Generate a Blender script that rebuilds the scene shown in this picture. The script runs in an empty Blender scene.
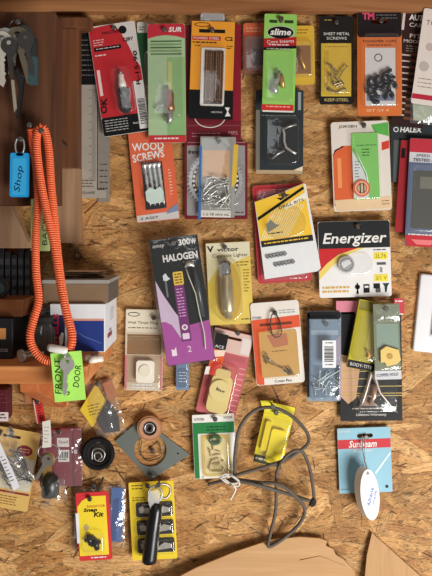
import bpy, bmesh, math, random
from mathutils import Vector, Matrix
from mathutils.geometry import tessellate_polygon
from mathutils import noise as mnoise

C = bpy.context.scene.collection
SC = bpy.context.scene
PI = math.pi
S = 0.0014          # metres on the wall per photo pixel
D = 0.95            # camera to wall
PX, PY = 216.0, 230.0   # foot of the camera's perpendicular on the wall

def P(px, py, d=0.0):
    f = (D - d) / D
    return Vector(((px - PX) * S * f, -d, (PY - py) * S * f))

# ------------------------------------------------------------------ camera, world, lights, exposure
cam = bpy.data.cameras.new('camera')
cam.sensor_fit = 'AUTO'; cam.sensor_width = 36
cam.lens = 36 * D / (576 * S)
cam.shift_y = -(288 - PY) / 576
cam.clip_start = 0.01
co = bpy.data.objects.new('camera', cam); C.objects.link(co)
co.location = (0, -D, 0); co.rotation_euler = (PI / 2, 0, 0)
SC.camera = co

W = bpy.data.worlds.new('world'); SC.world = W; W.use_nodes = True
bg = W.node_tree.nodes['Background']
bg.inputs[0].default_value = (1.0, 0.86, 0.74, 1); bg.inputs[1].default_value = 0.08

def area(name, loc, target, sx, sy, power, col):
    l = bpy.data.lights.new(name, 'AREA'); l.shape = 'RECTANGLE'; l.size = sx; l.size_y = sy
    l.energy = power; l.color = col
    o = bpy.data.objects.new(name, l); C.objects.link(o); o.location = loc
    d = Vector(target) - Vector(loc); o.rotation_euler = d.to_track_quat('-Z', 'Y').to_euler()
    return o
area('doorway_daylight', (0.95, -1.25, -1.00), (0.05, 0, -0.34), 0.9, 0.7, 40, (1.0, 0.985, 0.96))
area('ceiling_light', (0.40, -1.9, 2.1), (0, 0, -0.1), 1.2, 1.0, 8.5, (1.0, 0.78, 0.60))
area('glint_light', (-0.25, -2.2, 0.55), (0, 0, 0.0), 0.7, 0.6, 3.0, (0.95, 0.98, 1.0))  # added lamp that puts glints on the clear plastic, no real window

SC.view_settings.view_transform = 'Standard'; SC.view_settings.look = 'None'
SC.view_settings.gamma = 1; SC.view_settings.use_curve_mapping = False
SC.view_settings.exposure = 0.0

# ------------------------------------------------------------------ materials
def lin(c):
    def f(x):
        x = x / 255.0
        return x / 12.92 if x <= 0.04045 else ((x + 0.055) / 1.055) ** 2.4
    return (f(c[0]), f(c[1]), f(c[2]), 1)
MC = {}
def mat(kind, rgb=(200, 200, 200), rough=0.45, var=0.10, scale=60, metal=0.0, spec=0.4):
    key = (kind, tuple(rgb), rough, var, scale, metal, spec)
    if key in MC: return MC[key]
    m = bpy.data.materials.new('%s_%02x%02x%02x' % ((kind,) + tuple(int(c) for c in rgb)))
    m.use_nodes = True; nt = m.node_tree; b = nt.nodes['Principled BSDF']
    b.inputs['Roughness'].default_value = rough; b.inputs['Metallic'].default_value = metal
    b.inputs['Specular IOR Level'].default_value = spec
    c = lin(rgb)
    tc = nt.nodes.new('ShaderNodeTexCoord'); n = nt.nodes.new('ShaderNodeTexNoise')
    n.inputs['Scale'].default_value = scale; n.inputs['Detail'].default_value = 4
    r = nt.nodes.new('ShaderNodeMix'); r.data_type = 'RGBA'
    r.inputs[6].default_value = (c[0] * (1 - var), c[1] * (1 - var), c[2] * (1 - var), 1)
    r.inputs[7].default_value = (min(1, c[0] * (1 + var)), min(1, c[1] * (1 + var)), min(1, c[2] * (1 + var)), 1)
    nt.links.new(tc.outputs['Object'], n.inputs['Vector'])
    nt.links.new(n.outputs['Fac'], r.inputs[0]); nt.links.new(r.outputs[2], b.inputs['Base Color'])
    MC[key] = m; return m
def card(*rgb):
    g = .3 * rgb[0] + .59 * rgb[1] + .11 * rgb[2]; rgb = tuple(round(c * .88 + g * .12, 1) for c in rgb)
    return mat('printed_card', rgb, 0.5, 0.06, 80, 0, 0.22)
def matte(*rgb): return mat('matte', rgb, 0.8, 0.12, 50, 0, 0.2)
def shiny(*rgb): return mat('plastic', rgb, 0.28, 0.06, 40, 0, 0.5)
def metal(*rgb): return mat('metal', tuple(min(250, c * 1.12) for c in rgb), 0.38, 0.15, 90, 0.75, 0.6)

def clear_mat(name, tint=(1, 1, 1), haze=0.02, rough=0.10, bump=0.16, scale=26, hazecol=(0.9, 0.92, 0.93)):
    m = bpy.data.materials.new(name); m.use_nodes = True; nt = m.node_tree; nt.nodes.clear()
    N = nt.nodes.new; L = nt.links.new
    out = N('ShaderNodeOutputMaterial'); tr = N('ShaderNodeBsdfTransparent'); tr.inputs[0].default_value = (*tint, 1)
    gl = N('ShaderNodeBsdfGlossy'); gl.inputs['Roughness'].default_value = rough
    gl.inputs['Color'].default_value = (1, 1, 1, 1)
    df = N('ShaderNodeBsdfDiffuse'); df.inputs['Color'].default_value = (*hazecol, 1)
    lw = N('ShaderNodeLayerWeight'); lw.inputs['Blend'].default_value = .5; pw = N('ShaderNodeMath'); pw.operation = 'POWER'; pw.inputs[1].default_value = 4; fr = N('ShaderNodeMath'); fr.operation = 'MULTIPLY_ADD'; fr.inputs[1].default_value = .6; fr.inputs[2].default_value = .06; L(lw.outputs['Facing'], pw.inputs[0]); L(pw.outputs[0], fr.inputs[0])
    tc = N('ShaderNodeTexCoord'); no = N('ShaderNodeTexNoise'); no.inputs['Scale'].default_value = scale
    no.inputs['Detail'].default_value = 3
    bp = N('ShaderNodeBump'); bp.inputs['Strength'].default_value = bump; bp.inputs['Distance'].default_value = 0.01
    L(tc.outputs['Object'], no.inputs['Vector']); L(no.outputs['Fac'], bp.inputs['Height'])
    L(bp.outputs['Normal'], gl.inputs['Normal']); L(bp.outputs['Normal'], lw.inputs['Normal'])
    m1 = N('ShaderNodeMixShader'); m1.inputs[0].default_value = haze
    L(tr.outputs[0], m1.inputs[1]); L(df.outputs[0], m1.inputs[2])
    m2 = N('ShaderNodeMixShader'); L(fr.outputs[0], m2.inputs[0]); L(m1.outputs[0], m2.inputs[1]); L(gl.outputs[0], m2.inputs[2])
    L(m2.outputs[0], out.inputs[0]); return m
CLEAR = clear_mat('clear_blister')
CLEARB = clear_mat('clear_blue_blister', (0.86, 0.92, 0.97), 0.12, 0.12, 0.25, 45, (0.62, 0.72, 0.80))
CLEARY = clear_mat('clear_yellowed_blister', (0.98, 0.96, 0.86), 0.04)
CLEARP = clear_mat('clear_pink_blister', (0.98, 0.82, 0.84), 0.07)
BAG = clear_mat('clear_poly_bag', (0.97, 0.97, 0.97), 0.07, 0.14, 0.9, 28)

def wood_mat(name, c1, c2, axis=0, scale=9):
    m = bpy.data.materials.new(name); m.use_nodes = True; nt = m.node_tree; b = nt.nodes['Principled BSDF']
    N = nt.nodes.new; L = nt.links.new
    b.inputs['Roughness'].default_value = 0.7; b.inputs['Specular IOR Level'].default_value = 0.25
    tc = N('ShaderNodeTexCoord'); mp = N('ShaderNodeMapping'); sc = [scale * 7] * 3; sc[axis] = scale * 0.5
    mp.inputs['Scale'].default_value = sc
    n = N('ShaderNodeTexNoise'); n.inputs['Scale'].default_value = 1.0; n.inputs['Detail'].default_value = 6; n.inputs['Distortion'].default_value = 0.6
    cr = N('ShaderNodeValToRGB'); e = cr.color_ramp.elements
    e[0].position = 0.3; e[0].color = lin(c2); e[1].position = 0.68; e[1].color = lin(c1)
    bp = N('ShaderNodeBump'); bp.inputs['Strength'].default_value = 0.3; bp.inputs['Distance'].default_value = 0.002
    L(tc.outputs['Object'], mp.inputs[0]); L(mp.outputs[0], n.inputs['Vector']); L(n.outputs['Fac'], cr.inputs[0])
    L(cr.outputs[0], b.inputs['Base Color']); L(n.outputs['Fac'], bp.inputs['Height']); L(bp.outputs[0], b.inputs['Normal'])
    return m
WOODH = wood_mat('pine_grain_along', (176, 122, 78), (128, 80, 46), 0)
WOODV = wood_mat('shaded_pine_upright', (104, 66, 44), (70, 42, 27), 2)  # post wood, with the shade at upper left put into its colour
WOODO = wood_mat('strip_wood_upright', (126, 80, 50), (86, 52, 32), 2)
WOODG = wood_mat('grey_wood_upright', (176, 140, 108), (138, 104, 78), 2)
WOODS = wood_mat('shelf_wood_along', (222, 152, 92), (186, 112, 60), 0)
CARDB = wood_mat('corrugated_card_brown', (206, 164, 118), (192, 148, 102), 0, 14)
CARDB2 = wood_mat('corrugated_card_light', (196, 154, 108), (184, 142, 98), 2, 14)

BLACK = card(15, 15, 17); WHITE = card(232, 230, 224); INK = card(14, 14, 16)

# ------------------------------------------------------------------ mesh builder
_tcache = {}
def text_mesh(s, bold, shear):
    k = (s, bold, shear)
    if k in _tcache: return _tcache[k]
    cu = bpy.data.curves.new('t', 'FONT'); cu.body = s; cu.size = 1; cu.resolution_u = 2
    cu.offset = bold; cu.shear = shear; cu.align_x = 'LEFT'
    o = bpy.data.objects.new('t', cu); C.objects.link(o)
    bpy.context.view_layer.update()
    me = bpy.data.meshes.new_from_object(o.evaluated_get(bpy.context.evaluated_depsgraph_get()))
    vs = [(v.co.x, v.co.y) for v in me.vertices]; fs = [tuple(p.vertices) for p in me.polygons]
    bpy.data.meshes.remove(me); bpy.data.objects.remove(o); bpy.data.curves.remove(cu)
    _tcache[k] = (vs, fs); return vs, fs

def rrect(u0, v0, u1, v1, r=0, n=4):
    if r <= 0: return [(u0, v0), (u1, v0), (u1, v1), (u0, v1)]
    r = min(r, abs(u1 - u0) / 2, abs(v1 - v0) / 2)
    pts = []
    for cx, cy, a0 in ((u1 - r, v0 + r, -90), (u1 - r, v1 - r, 0), (u0 + r, v1 - r, 90), (u0 + r, v0 + r, 180)):
        for i in range(n + 1):
            a = math.radians(a0 + 90 * i / n); pts.append((cx + r * math.cos(a), cy + r * math.sin(a)))
    return pts
def circ(u, v, ru, rv=None, n=20, rot=0, a0=0, a1=360):
    rv = ru if rv is None else rv; c, s = math.cos(math.radians(rot)), math.sin(math.radians(rot)); o = []
    full = abs(a1 - a0) >= 360
    for i in range(n if full else n + 1):
        a = math.radians(a0 + (a1 - a0) * i / n); x, y = ru * math.cos(a), rv * math.sin(a)
        o.append((u + x * c - y * s, v + x * s + y * c))
    return o

class MB:
    def __init__(s, host): s.h = host; s.v = []; s.f = []; s.m = []; s.sm = []; s.mats = []
    def mi(s, m):
        if m not in s.mats: s.mats.append(m)
        return s.mats.index(m)
    def mp(s, u, v, t):
        h = s.h; return ((u - h.w / 2) * h.k, -t, (h.hh / 2 - v) * h.k)
    def face(s, idx, m, smooth=False): s.f.append(idx); s.m.append(s.mi(m)); s.sm.append(smooth)
    def poly(s, pts, m, t, t0=None, holes=()):
        hs = [h for h in holes]
        if holes == () and s.h.holes:
            bx = [p[0] for p in pts]; by = [p[1] for p in pts]
            for h in s.h.holes:
                if min(p[0] for p in h) > min(bx) and max(p[0] for p in h) < max(bx) and min(p[1] for p in h) > min(by) and max(p[1] for p in h) < max(by): hs.append(h)
        loops = [list(pts)] + [list(h) for h in hs]
        tri = tessellate_polygon([[Vector((p[0], p[1], 0)) for p in l] for l in loops])
        flat = [p for l in loops for p in l]
        b = len(s.v); s.v += [s.mp(u, v, t) for u, v in flat]
        for a in tri: s.face((b + a[0], b + a[1], b + a[2]), m)
        if t0 is not None:
            b2 = len(s.v); s.v += [s.mp(u, v, t0) for u, v in flat]
            for a in tri: s.face((b2 + a[2], b2 + a[1], b2 + a[0]), m)
            o = 0
            for l in loops:
                for i in range(len(l)):
                    j = (i + 1) % len(l); s.face((b + o + i, b + o + j, b2 + o + j, b2 + o + i), m)
                o += len(l)
        return s
    def rect(s, u0, v0, u1, v1, m, t, t0=None, r=0): return s.poly(rrect(u0, v0, u1, v1, r), m, t, t0)
    def disc(s, u, v, r, m, t, t0=None, rv=None, n=22, rot=0): return s.poly(circ(u, v, r, rv, n, rot), m, t, t0)
    def ring(s, u, v, r1, r0, m, t, t0=None, n=28): return s.poly(circ(u, v, r1, None, n), m, t, t0, [circ(u, v, r0, None, n)])
    def text(s, st, u, v, hgt, m, t, wid=None, rot=0, shear=0.0, bold=0.0):
        vs, fs = text_mesh(st, bold, shear)
        x0 = min(p[0] for p in vs); x1 = max(p[0] for p in vs); y0 = min(p[1] for p in vs); y1 = max(p[1] for p in vs)
        sy = hgt / (y1 - y0); sx = (wid / (x1 - x0)) if wid else sy
        c, sn = math.cos(math.radians(rot)), math.sin(math.radians(rot)); b = len(s.v)
        for x, y in vs:
            a = (x - (x0 + x1) / 2) * sx; e = -(y - (y0 + y1) / 2) * sy
            s.v.append(s.mp(u + a * c - e * sn, v + a * sn + e * c, t))
        for f in fs: s.face(tuple(b + i for i in f), m)
        return s
    def lines(s, u0, v0, u1, n, dv, m, t, h=0.8, seed=1):
        R = random.Random(seed)
        for i in range(n):
            u = u0; v = v0 + i * dv
            while u < u1 - 1.5:
                w = min(R.uniform(1.5, 5), u1 - u); s.rect(u, v, u + w, v + h, m, t); u += w + 0.9
        return s
    def barcode(s, u0, v0, u1, v1, m, t, vert=False, seed=3):
        R = random.Random(seed); a = u0 if not vert else v0; e = u1 if not vert else v1
        while a < e:
            w = R.uniform(.35, 1.1); b = min(a + w, e)
            s.rect(*((a, v0, b, v1) if not vert else (u0, a, u1, b)), m, t); a = b + R.uniform(.35, 1.0)
        return s
    def tube(s, pts, rad, m, n=8, closed=False, raw=False):
        """pts (u,v,t) in host px, or raw local metres; rad one radius or one per point (metres)"""
        q = [Vector(p) if raw else Vector(s.mp(*p)) for p in pts]; L = len(q)
        rr = rad if isinstance(rad, (list, tuple)) else [rad] * L
        b = len(s.v); ref = None
        for i in range(L):
            a = q[(i - 1) % L] if (closed or i > 0) else q[i]; c = q[(i + 1) % L] if (closed or i < L - 1) else q[i]
            tg = (c - a); tg = tg.normalized() if tg.length > 1e-9 else Vector((0, 0, 1))
            if ref is None: ref = Vector((0, 1, 0)) if abs(tg.y) < 0.9 else Vector((1, 0, 0))
            x = tg.cross(ref)
            if x.length < 1e-6: x = tg.cross(Vector((1, 0.3, 0.2)))
            x.normalize(); y = x.cross(tg).normalized(); ref = y
            for k in range(n):
                an = 2 * PI * k / n; p = q[i] + (x * math.cos(an) + y * math.sin(an)) * rr[i]; s.v.append(tuple(p))
        for i in range(L if closed else L - 1):
            j = (i + 1) % L
            for k in range(n):
                l = (k + 1) % n; s.face((b + i * n + k, b + i * n + l, b + j * n + l, b + j * n + k), m, True)
        if not closed:
            s.face(tuple(b + k for k in range(n)), m); s.face(tuple(b + (L - 1) * n + k for k in reversed(range(n))), m)
        return s
    def blister(s, u0, v0, u1, v1, dep, m, t0, r=4, flange=0, pts=None):
        rings = []
        for ins, tt in ((-flange, 0), (0, 0.0002), (0.15, dep * 0.5), (0.45, dep * 0.85), (1.1, dep * 0.97), (2.2, dep)):
            if flange == 0 and ins == 0 and tt == 0: continue
            rings.append([(p, t0 + tt) for p in rrect(u0 + ins, v0 + ins, u1 - ins, v1 - ins, max(0.6, r - ins * 0.5), 4)])
        b = len(s.v); n = len(rings[0])
        for rg in rings:
            for (u, v), t in rg: s.v.append(s.mp(u, v, t))
        for i in range(len(rings) - 1):
            for k in range(n):
                l = (k + 1) % n; s.face((b + i * n + k, b + i * n + l, b + (i + 1) * n + l, b + (i + 1) * n + k), m, True)
        s.face(tuple(b + (len(rings) - 1) * n + k for k in range(n)), m, True)
        return s
    def sheet(s, corners, t0, dep, m, nu=14, nv=16, amp=0.0012, seed=0, pillow=True, sc=9.0):
        """a crumpled sheet over a quad of corners (TL,TR,BR,BL)"""
        b = len(s.v)
        for j in range(nv + 1):
            for i in range(nu + 1):
                a, c = i / nu, j / nv
                u = (corners[0][0] * (1 - a) + corners[1][0] * a) * (1 - c) + (corners[3][0] * (1 - a) + corners[2][0] * a) * c
                v = (corners[0][1] * (1 - a) + corners[1][1] * a) * (1 - c) + (corners[3][1] * (1 - a) + corners[2][1] * a) * c
                e = math.sin(PI * a) ** .5 * math.sin(PI * c) ** .5 if pillow else 1
                w = mnoise.noise(Vector((u / sc + seed * 7.1, v / sc, seed))) * amp * (1 if pillow else 1)
                s.v.append(s.mp(u, v, t0 + dep * e + abs(w) + (0 if pillow else w * .5)))
        for j in range(nv):
            for i in range(nu):
                k = b + j * (nu + 1) + i; s.face((k, k + 1, k + nu + 2, k + nu + 1), m, True)
        return s
    def box(s, a, c, m, faces=None):
        """raw local metres, corners a..c; faces maps side ('front','top','right'...) to a material"""
        x0, y0, z0 = a; x1, y1, z1 = c; b = len(s.v); g = faces or {}
        s.v += [(x0, y0, z0), (x1, y0, z0), (x1, y1, z0), (x0, y1, z0), (x0, y0, z1), (x1, y0, z1), (x1, y1, z1), (x0, y1, z1)]
        for nm, q in (('bottom', (3, 2, 1, 0)), ('top', (4, 5, 6, 7)), ('front', (0, 1, 5, 4)), ('back', (2, 3, 7, 6)), ('left', (3, 0, 4, 7)), ('right', (1, 2, 6, 5))):
            s.face(tuple(b + i for i in q), g.get(nm, m))
        return s
    def build(s, name, parent=None, bevel=0.0, recalc=True):
        me = bpy.data.meshes.new(name); me.from_pydata(s.v, [], s.f)
        for m in s.mats: me.materials.append(m)
        me.polygons.foreach_set('material_index', s.m); me.polygons.foreach_set('use_smooth', s.sm); me.update()
        if recalc:
            bm = bmesh.new(); bm.from_mesh(me); bmesh.ops.recalc_face_normals(bm, faces=bm.faces); bm.to_mesh(me); bm.free()
        o = bpy.data.objects.new(name, me); C.objects.link(o)
        if parent is not None: o.parent = parent
        if bevel > 0:
            md = o.modifiers.new('bevel', 'BEVEL'); md.width = bevel; md.segments = 2; md.limit_method = 'ANGLE'; md.angle_limit = 0.9
        return o

def tag(o, label, cat, group=None):
    o['label'] = label; o['category'] = cat
    if group: o['group'] = group
    return o

class Thing:
    """Empty for a thing that hangs flat near the wall. tl = photo pixel of the top-left corner, w,h pixels, a = degrees the foot swings to the right"""
    def __init__(s, name, label, cat, tl, w=0, h=0, a=0, d=0.01, group=None, hang=None, slot=(2.4, 2.4), naillabel=None, lean=0, nail_len=.004):
        s.w, s.hh, s.d = w, h, d; s.k = S * (D - d) / D; s.name = name
        ar = math.radians(a); rx, ry = math.cos(ar), -math.sin(ar); dx, dy = math.sin(ar), math.cos(ar)
        s.px = lambda u, v: (tl[0] + rx * u + dx * v, tl[1] + ry * u + dy * v)
        c = s.px(w / 2, h / 2)
        s.root = bpy.data.objects.new(name, None); C.objects.link(s.root); s.root.empty_display_size = 0.01
        s.root.location = P(c[0], c[1], d); s.root.rotation_euler = (lean, -ar, 0)
        tag(s.root, label, cat, group); s.holes = []
        if hang:
            s.holes = [rrect(hang[0] - slot[0], hang[1] - slot[1], hang[0] + slot[0], hang[1] + slot[1], min(slot), 4)]
            if naillabel:
                q = s.px(hang[0], hang[1]); nail(q[0], q[1], d + nail_len, naillabel)
    def mb(s): return MB(s)

class Flat:   # a host for one-mesh things placed with their own origin
    def __init__(s, w=0, h=0, k=S): s.w, s.hh, s.k = w, h, k; s.holes = []

NAILM = metal(88, 84, 80)
def nail(px, py, d, label):
    h = Flat(); h.k = S
    b = MB(h); r = 0.0013
    b.tube([(0, 0.004, 0), (0, -d - 0.0006, 0)], r, NAILM, 8, raw=True)
    b.tube([(0, -d - 0.0006, 0), (0, -d - 0.0016, 0), (0, -d - 0.0021, 0)], [0.0034, 0.0034, 0.0026], NAILM, 12, raw=True)
    o = b.build('nail'); p = P(px, py, d); o.location = (p.x, 0, p.z)
    return tag(o, label, 'nail', 'nails driven into the chipboard wall')

def structure(o): o['kind'] = 'structure'; return o

# ------------------------------------------------------------------ setting: OSB wall
def build_wall():
    R = random.Random(11)
    me = bpy.data.meshes.new('wall_back'); vs = []; fs = []; col = []; uvs = []
    X0, X1, Z0, Z1 = -0.62, 0.62, -0.80, 0.48
    def add(pts, c, uv):
        b = len(vs); vs.extend(pts); fs.append(tuple(range(b, b + len(pts)))); col.append(c); uvs.append(uv)
    base = (0.44, 0.215, 0.072)
    add([(X0, 0, Z0), (X1, 0, Z0), (X1, 0, Z1), (X0, 0, Z1)], base, [(p[0] * 8, p[1] * 8) for p in ((X0, Z0), (X1, Z0), (X1, Z1), (X0, Z1))])
    add([(X0, 0.012, Z0), (X0, 0.012, Z1), (X1, 0.012, Z1), (X1, 0.012, Z0)], base, [(0, 0)] * 4)
    for q in (((X0, Z0), (X1, Z0)), ((X1, Z0), (X1, Z1)), ((X1, Z1), (X0, Z1)), ((X0, Z1), (X0, Z0))):
        add([(q[0][0], 0, q[0][1]), (q[0][0], 0.012, q[0][1]), (q[1][0], 0.012, q[1][1]), (q[1][0], 0, q[1][1])], base, [(0, 0)] * 4)
    N = 7600
    for i in range(N):
        cx = R.uniform(X0, X1); cz = R.uniform(Z0, Z1)
        kind = R.random()
        if kind < .22: L, Wd = R.uniform(.006, .03), R.uniform(.0008, .0024)
        elif kind < .6: L, Wd = R.uniform(.02, .06), R.uniform(.004, .012)
        else: L, Wd = R.uniform(.045, .11), R.uniform(.008, .022)
        a = R.gauss(0.05, .5) if R.random() < .8 else R.uniform(0, PI)
        if kind < .22 and R.random() < .85: tone = R.uniform(.3, .8); hue = (.24, .09, .03)
        else:
            tone = R.triangular(.74, 1.18, 1.0); hue = R.choice([(.52, .27, .090), (.56, .30, .108), (.49, .245, .08), (.61, .345, .135), (.44, .205, .066)])
        c = tuple(min(.9, h * tone) for h in hue)
        ca, sa = math.cos(a), math.sin(a); pts = []; uv = []
        n = 4; x0, x1, z0, z1 = X0 + .003, X1 - .003, Z0 + .003, Z1 - .003
        y = -0.00004 - i * 1.2e-7
        top = []; bot = []
        for k in range(n + 1):
            f = k / n - .5; e = 1 - abs(f * 2) ** 3 * R.uniform(.1, .7)
            top.append((f * L + R.uniform(-.03, .03) * L, Wd / 2 * e * R.uniform(.8, 1.1))); bot.append((f * L + R.uniform(-.03, .03) * L, -Wd / 2 * e * R.uniform(.8, 1.1)))
        ou, ov = R.uniform(0, 40), R.uniform(0, 40)
        for p in bot + top[::-1]:
            X = min(max(cx + p[0] * ca - p[1] * sa, x0), x1); Z = min(max(cz + p[0] * sa + p[1] * ca, z0), z1)
            pts.append((X, y, Z)); uv.append((p[0] + ou, p[1] + ov))
        add(pts, c, uv)
    me.from_pydata(vs, [], fs)
    me.uv_layers.new(name='strand'); me.color_attributes.new('strand_tone', 'FLOAT_COLOR', 'CORNER')
    ul = me.uv_layers['strand']; at = me.color_attributes['strand_tone']
    li = 0
    for fi, f in enumerate(fs):
        for k in range(len(f)):
            ul.data[li].uv = uvs[fi][k]; at.data[li].color = (*col[fi], 1); li += 1
    m = bpy.data.materials.new('oriented_strand_board'); m.use_nodes = True; nt = m.node_tree; b = nt.nodes['Principled BSDF']
    Nn = nt.nodes.new; L = nt.links.new
    at_ = Nn('ShaderNodeAttribute'); at_.attribute_name = 'strand_tone'
    uvn = Nn('ShaderNodeUVMap'); uvn.uv_map = 'strand'; mpn = Nn('ShaderNodeMapping'); mpn.inputs['Scale'].default_value = (35, 420, 1)
    no = Nn('ShaderNodeTexNoise'); no.inputs['Scale'].default_value = 1; no.inputs['Detail'].default_value = 5
    mr = Nn('ShaderNodeMapRange'); mr.inputs[1].default_value = .3; mr.inputs[2].default_value = .7; mr.inputs[3].default_value = .70; mr.inputs[4].default_value = 1.25
    tc = Nn('ShaderNodeTexCoord'); n2 = Nn('ShaderNodeTexNoise'); n2.inputs['Scale'].default_value = 14; n2.inputs['Detail'].default_value = 3
    mr2 = Nn('ShaderNodeMapRange'); mr2.inputs[1].default_value = .3; mr2.inputs[2].default_value = .7; mr2.inputs[3].default_value = .85; mr2.inputs[4].default_value = 1.12
    mp3 = Nn('ShaderNodeMapping'); mp3.inputs['Scale'].default_value = (55, 55, 150)
    n3 = Nn('ShaderNodeTexNoise'); n3.inputs['Scale'].default_value = 1; n3.inputs['Detail'].default_value = 4; n3.inputs['Distortion'].default_value = 1.6
    mr3 = Nn('ShaderNodeMapRange'); mr3.inputs[1].default_value = .57; mr3.inputs[2].default_value = .66; mr3.inputs[3].default_value = 1.0; mr3.inputs[4].default_value = .40
    mp4 = Nn('ShaderNodeMapping'); mp4.inputs['Scale'].default_value = (90, 90, 330)
    n4 = Nn('ShaderNodeTexNoise'); n4.inputs['Scale'].default_value = 1; n4.inputs['Detail'].default_value = 5; n4.inputs['Distortion'].default_value = 2.2
    mr4 = Nn('ShaderNodeMapRange'); mr4.inputs[1].default_value = .3; mr4.inputs[2].default_value = .7; mr4.inputs[3].default_value = .62; mr4.inputs[4].default_value = 1.30
    for mm, nn, rr in ((mp3, n3, mr3), (mp4, n4, mr4)):
        L(tc.outputs['Object'], mm.inputs[0]); L(mm.outputs[0], nn.inputs['Vector']); L(nn.outputs['Fac'], rr.inputs[0])
    m34 = Nn('ShaderNodeMath'); m34.operation = 'MULTIPLY'; L(mr3.outputs[0], m34.inputs[0]); L(mr4.outputs[0], m34.inputs[1])
    m5 = Nn('ShaderNodeMath'); m5.operation = 'MULTIPLY'; L(m34.outputs[0], m5.inputs[0])
    mu = Nn('ShaderNodeMath'); mu.operation = 'MULTIPLY'
    vm = Nn('ShaderNodeVectorMath'); vm.operation = 'SCALE'
    L(uvn.outputs[0], mpn.inputs[0]); L(mpn.outputs[0], no.inputs['Vector']); L(no.outputs['Fac'], mr.inputs[0])
    L(tc.outputs['Object'], n2.inputs['Vector']); L(n2.outputs['Fac'], mr2.inputs[0])
    L(mr.outputs[0], mu.inputs[0]); L(mr2.outputs[0], mu.inputs[1])
    L(at_.outputs['Color'], vm.inputs[0]); L(mu.outputs[0], m5.inputs[1]); L(m5.outputs[0], vm.inputs['Scale']); L(vm.outputs[0], b.inputs['Base Color'])
    b.inputs['Roughness'].default_value = .62; b.inputs['Specular IOR Level'].default_value = .25
    bp = Nn('ShaderNodeBump'); bp.inputs['Strength'].default_value = .35; bp.inputs['Distance'].default_value = .0015
    L(no.outputs['Fac'], bp.inputs['Height']); L(bp.outputs[0], b.inputs['Normal'])
    me.materials.append(m)
    o = bpy.data.objects.new('wall_back', me); C.objects.link(o); structure(o)
build_wall()

def wbox(name, px0, py0, px1, py1, dfront, dback, m, kind=True, bevel=.0012):
    """a board: front face fills the pixel box at depth dfront and runs straight back to dback"""
    a = P(px0, py1, dfront); c = P(px1, py0, dfront); ctr = ((a.x + c.x) / 2, -(dfront + dback) / 2, (a.z + c.z) / 2)
    b = MB(Flat()); hx, hz, hy = (c.x - a.x) / 2, (c.z - a.z) / 2, (dfront - dback) / 2
    b.box((-hx, -hy, -hz), (hx, hy, hz), m); o = b.build(name, bevel=bevel); o.location = ctr
    if kind: structure(o)
    return o
wbox('trim_1', -260, -70, 690, 11, .0200, 0.0009, WOODH)                     # top rail
b = MB(Flat()); b.box((-.62, -.36, 0), (.62, -.0, .018), WOODH); o = b.build('shade_overhang', bevel=.001); o.location = (0, 0, P(0, -32, 0).z + .09); structure(o)  # unseen overhang board, added and sized to shade the upper wall
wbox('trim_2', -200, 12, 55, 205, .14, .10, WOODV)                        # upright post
wbox('trim_3', 61, 28, 78, 168, .030, .0009, WOODO)                        # strip
wbox('trim_4', 54, 168, 79, 243, .026, .0009, WOODG)                       # block under the strip
wbox('trim_5', 60, 17, 91, 28, .0295, .0009, WOODO)                       # cleat
# gusset board behind the post
b = MB(Flat(0, 0, S * (D - .09) / D))
b.poly([(-60, -60), (4, -60), (33, 2), (33, 8), (-60, 8)], WOODG, .02, 0); o = b.build('trim_6', bevel=.001)
o.location = P(0, 240, .07); structure(o)

# shelf
SHZ = P(0, 366, .19).z
a = P(-330, 366, .19); c = P(87, 384, .19)
b = MB(Flat()); b.box((a.x, -.19, 0), (c.x, -.0009, SHZ - c.z), WOODS); o = b.build('shelf_board', bevel=.0015); o.location = (0, 0, c.z)
tag(o, 'bare wooden shelf board carrying the white and blue box', 'shelf')
SHELF = o

# ------------------------------------------------------------------ packets on the wall
GP = 'carded hardware packets hung on the chipboard wall'
STEEL = metal(170, 170, 168); DSTEEL = metal(70, 68, 66); BRASS = metal(190, 150, 80); ZINC = metal(200, 200, 196); BRONZE = metal(120, 84, 52)
def screw(T, p0, p1, r, m, parent, t=.004, head=1.9, name='screw'):
    b = MB(T); a = Vector((p0[0], p0[1], 0)); c = Vector((p1[0], p1[1], 0)); q = lambda f: (a.x + (c.x - a.x) * f, a.y + (c.y - a.y) * f, t)
    N = 13; pts = [q(0), q(.03), q(.07)]; rr = [r * head, r * head, r]
    for i in range(N): pts.append(q(.1 + .8 * i / (N - 1))); rr.append(r * (1.0 if i % 2 else .78))
    pts.append(q(1)); rr.append(r * .1)
    b.tube(pts, rr, m, 7); return b.build(name, parent)
def scatter(T, parent, n, box, L, r, m, name='screw', seed=1, t0=.003, t1=.007, bias=0, head=1.9):
    R = random.Random(seed)
    for i in range(n):
        u, v = R.uniform(box[0], box[2]), R.uniform(box[1], box[3]); a = R.uniform(0, PI) if bias == 0 else R.gauss(bias, .5)
        l = L * R.uniform(.85, 1.1) / 2
        pu = lambda x: min(max(x, box[0]), box[2]); pv = lambda x: min(max(x, box[1]), box[3])
        screw(T, (pu(u - l * math.cos(a)), pv(v - l * math.sin(a))), (pu(u + l * math.cos(a)), pv(v + l * math.sin(a))), r, m, parent, R.uniform(t0, t1), head, name)

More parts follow.
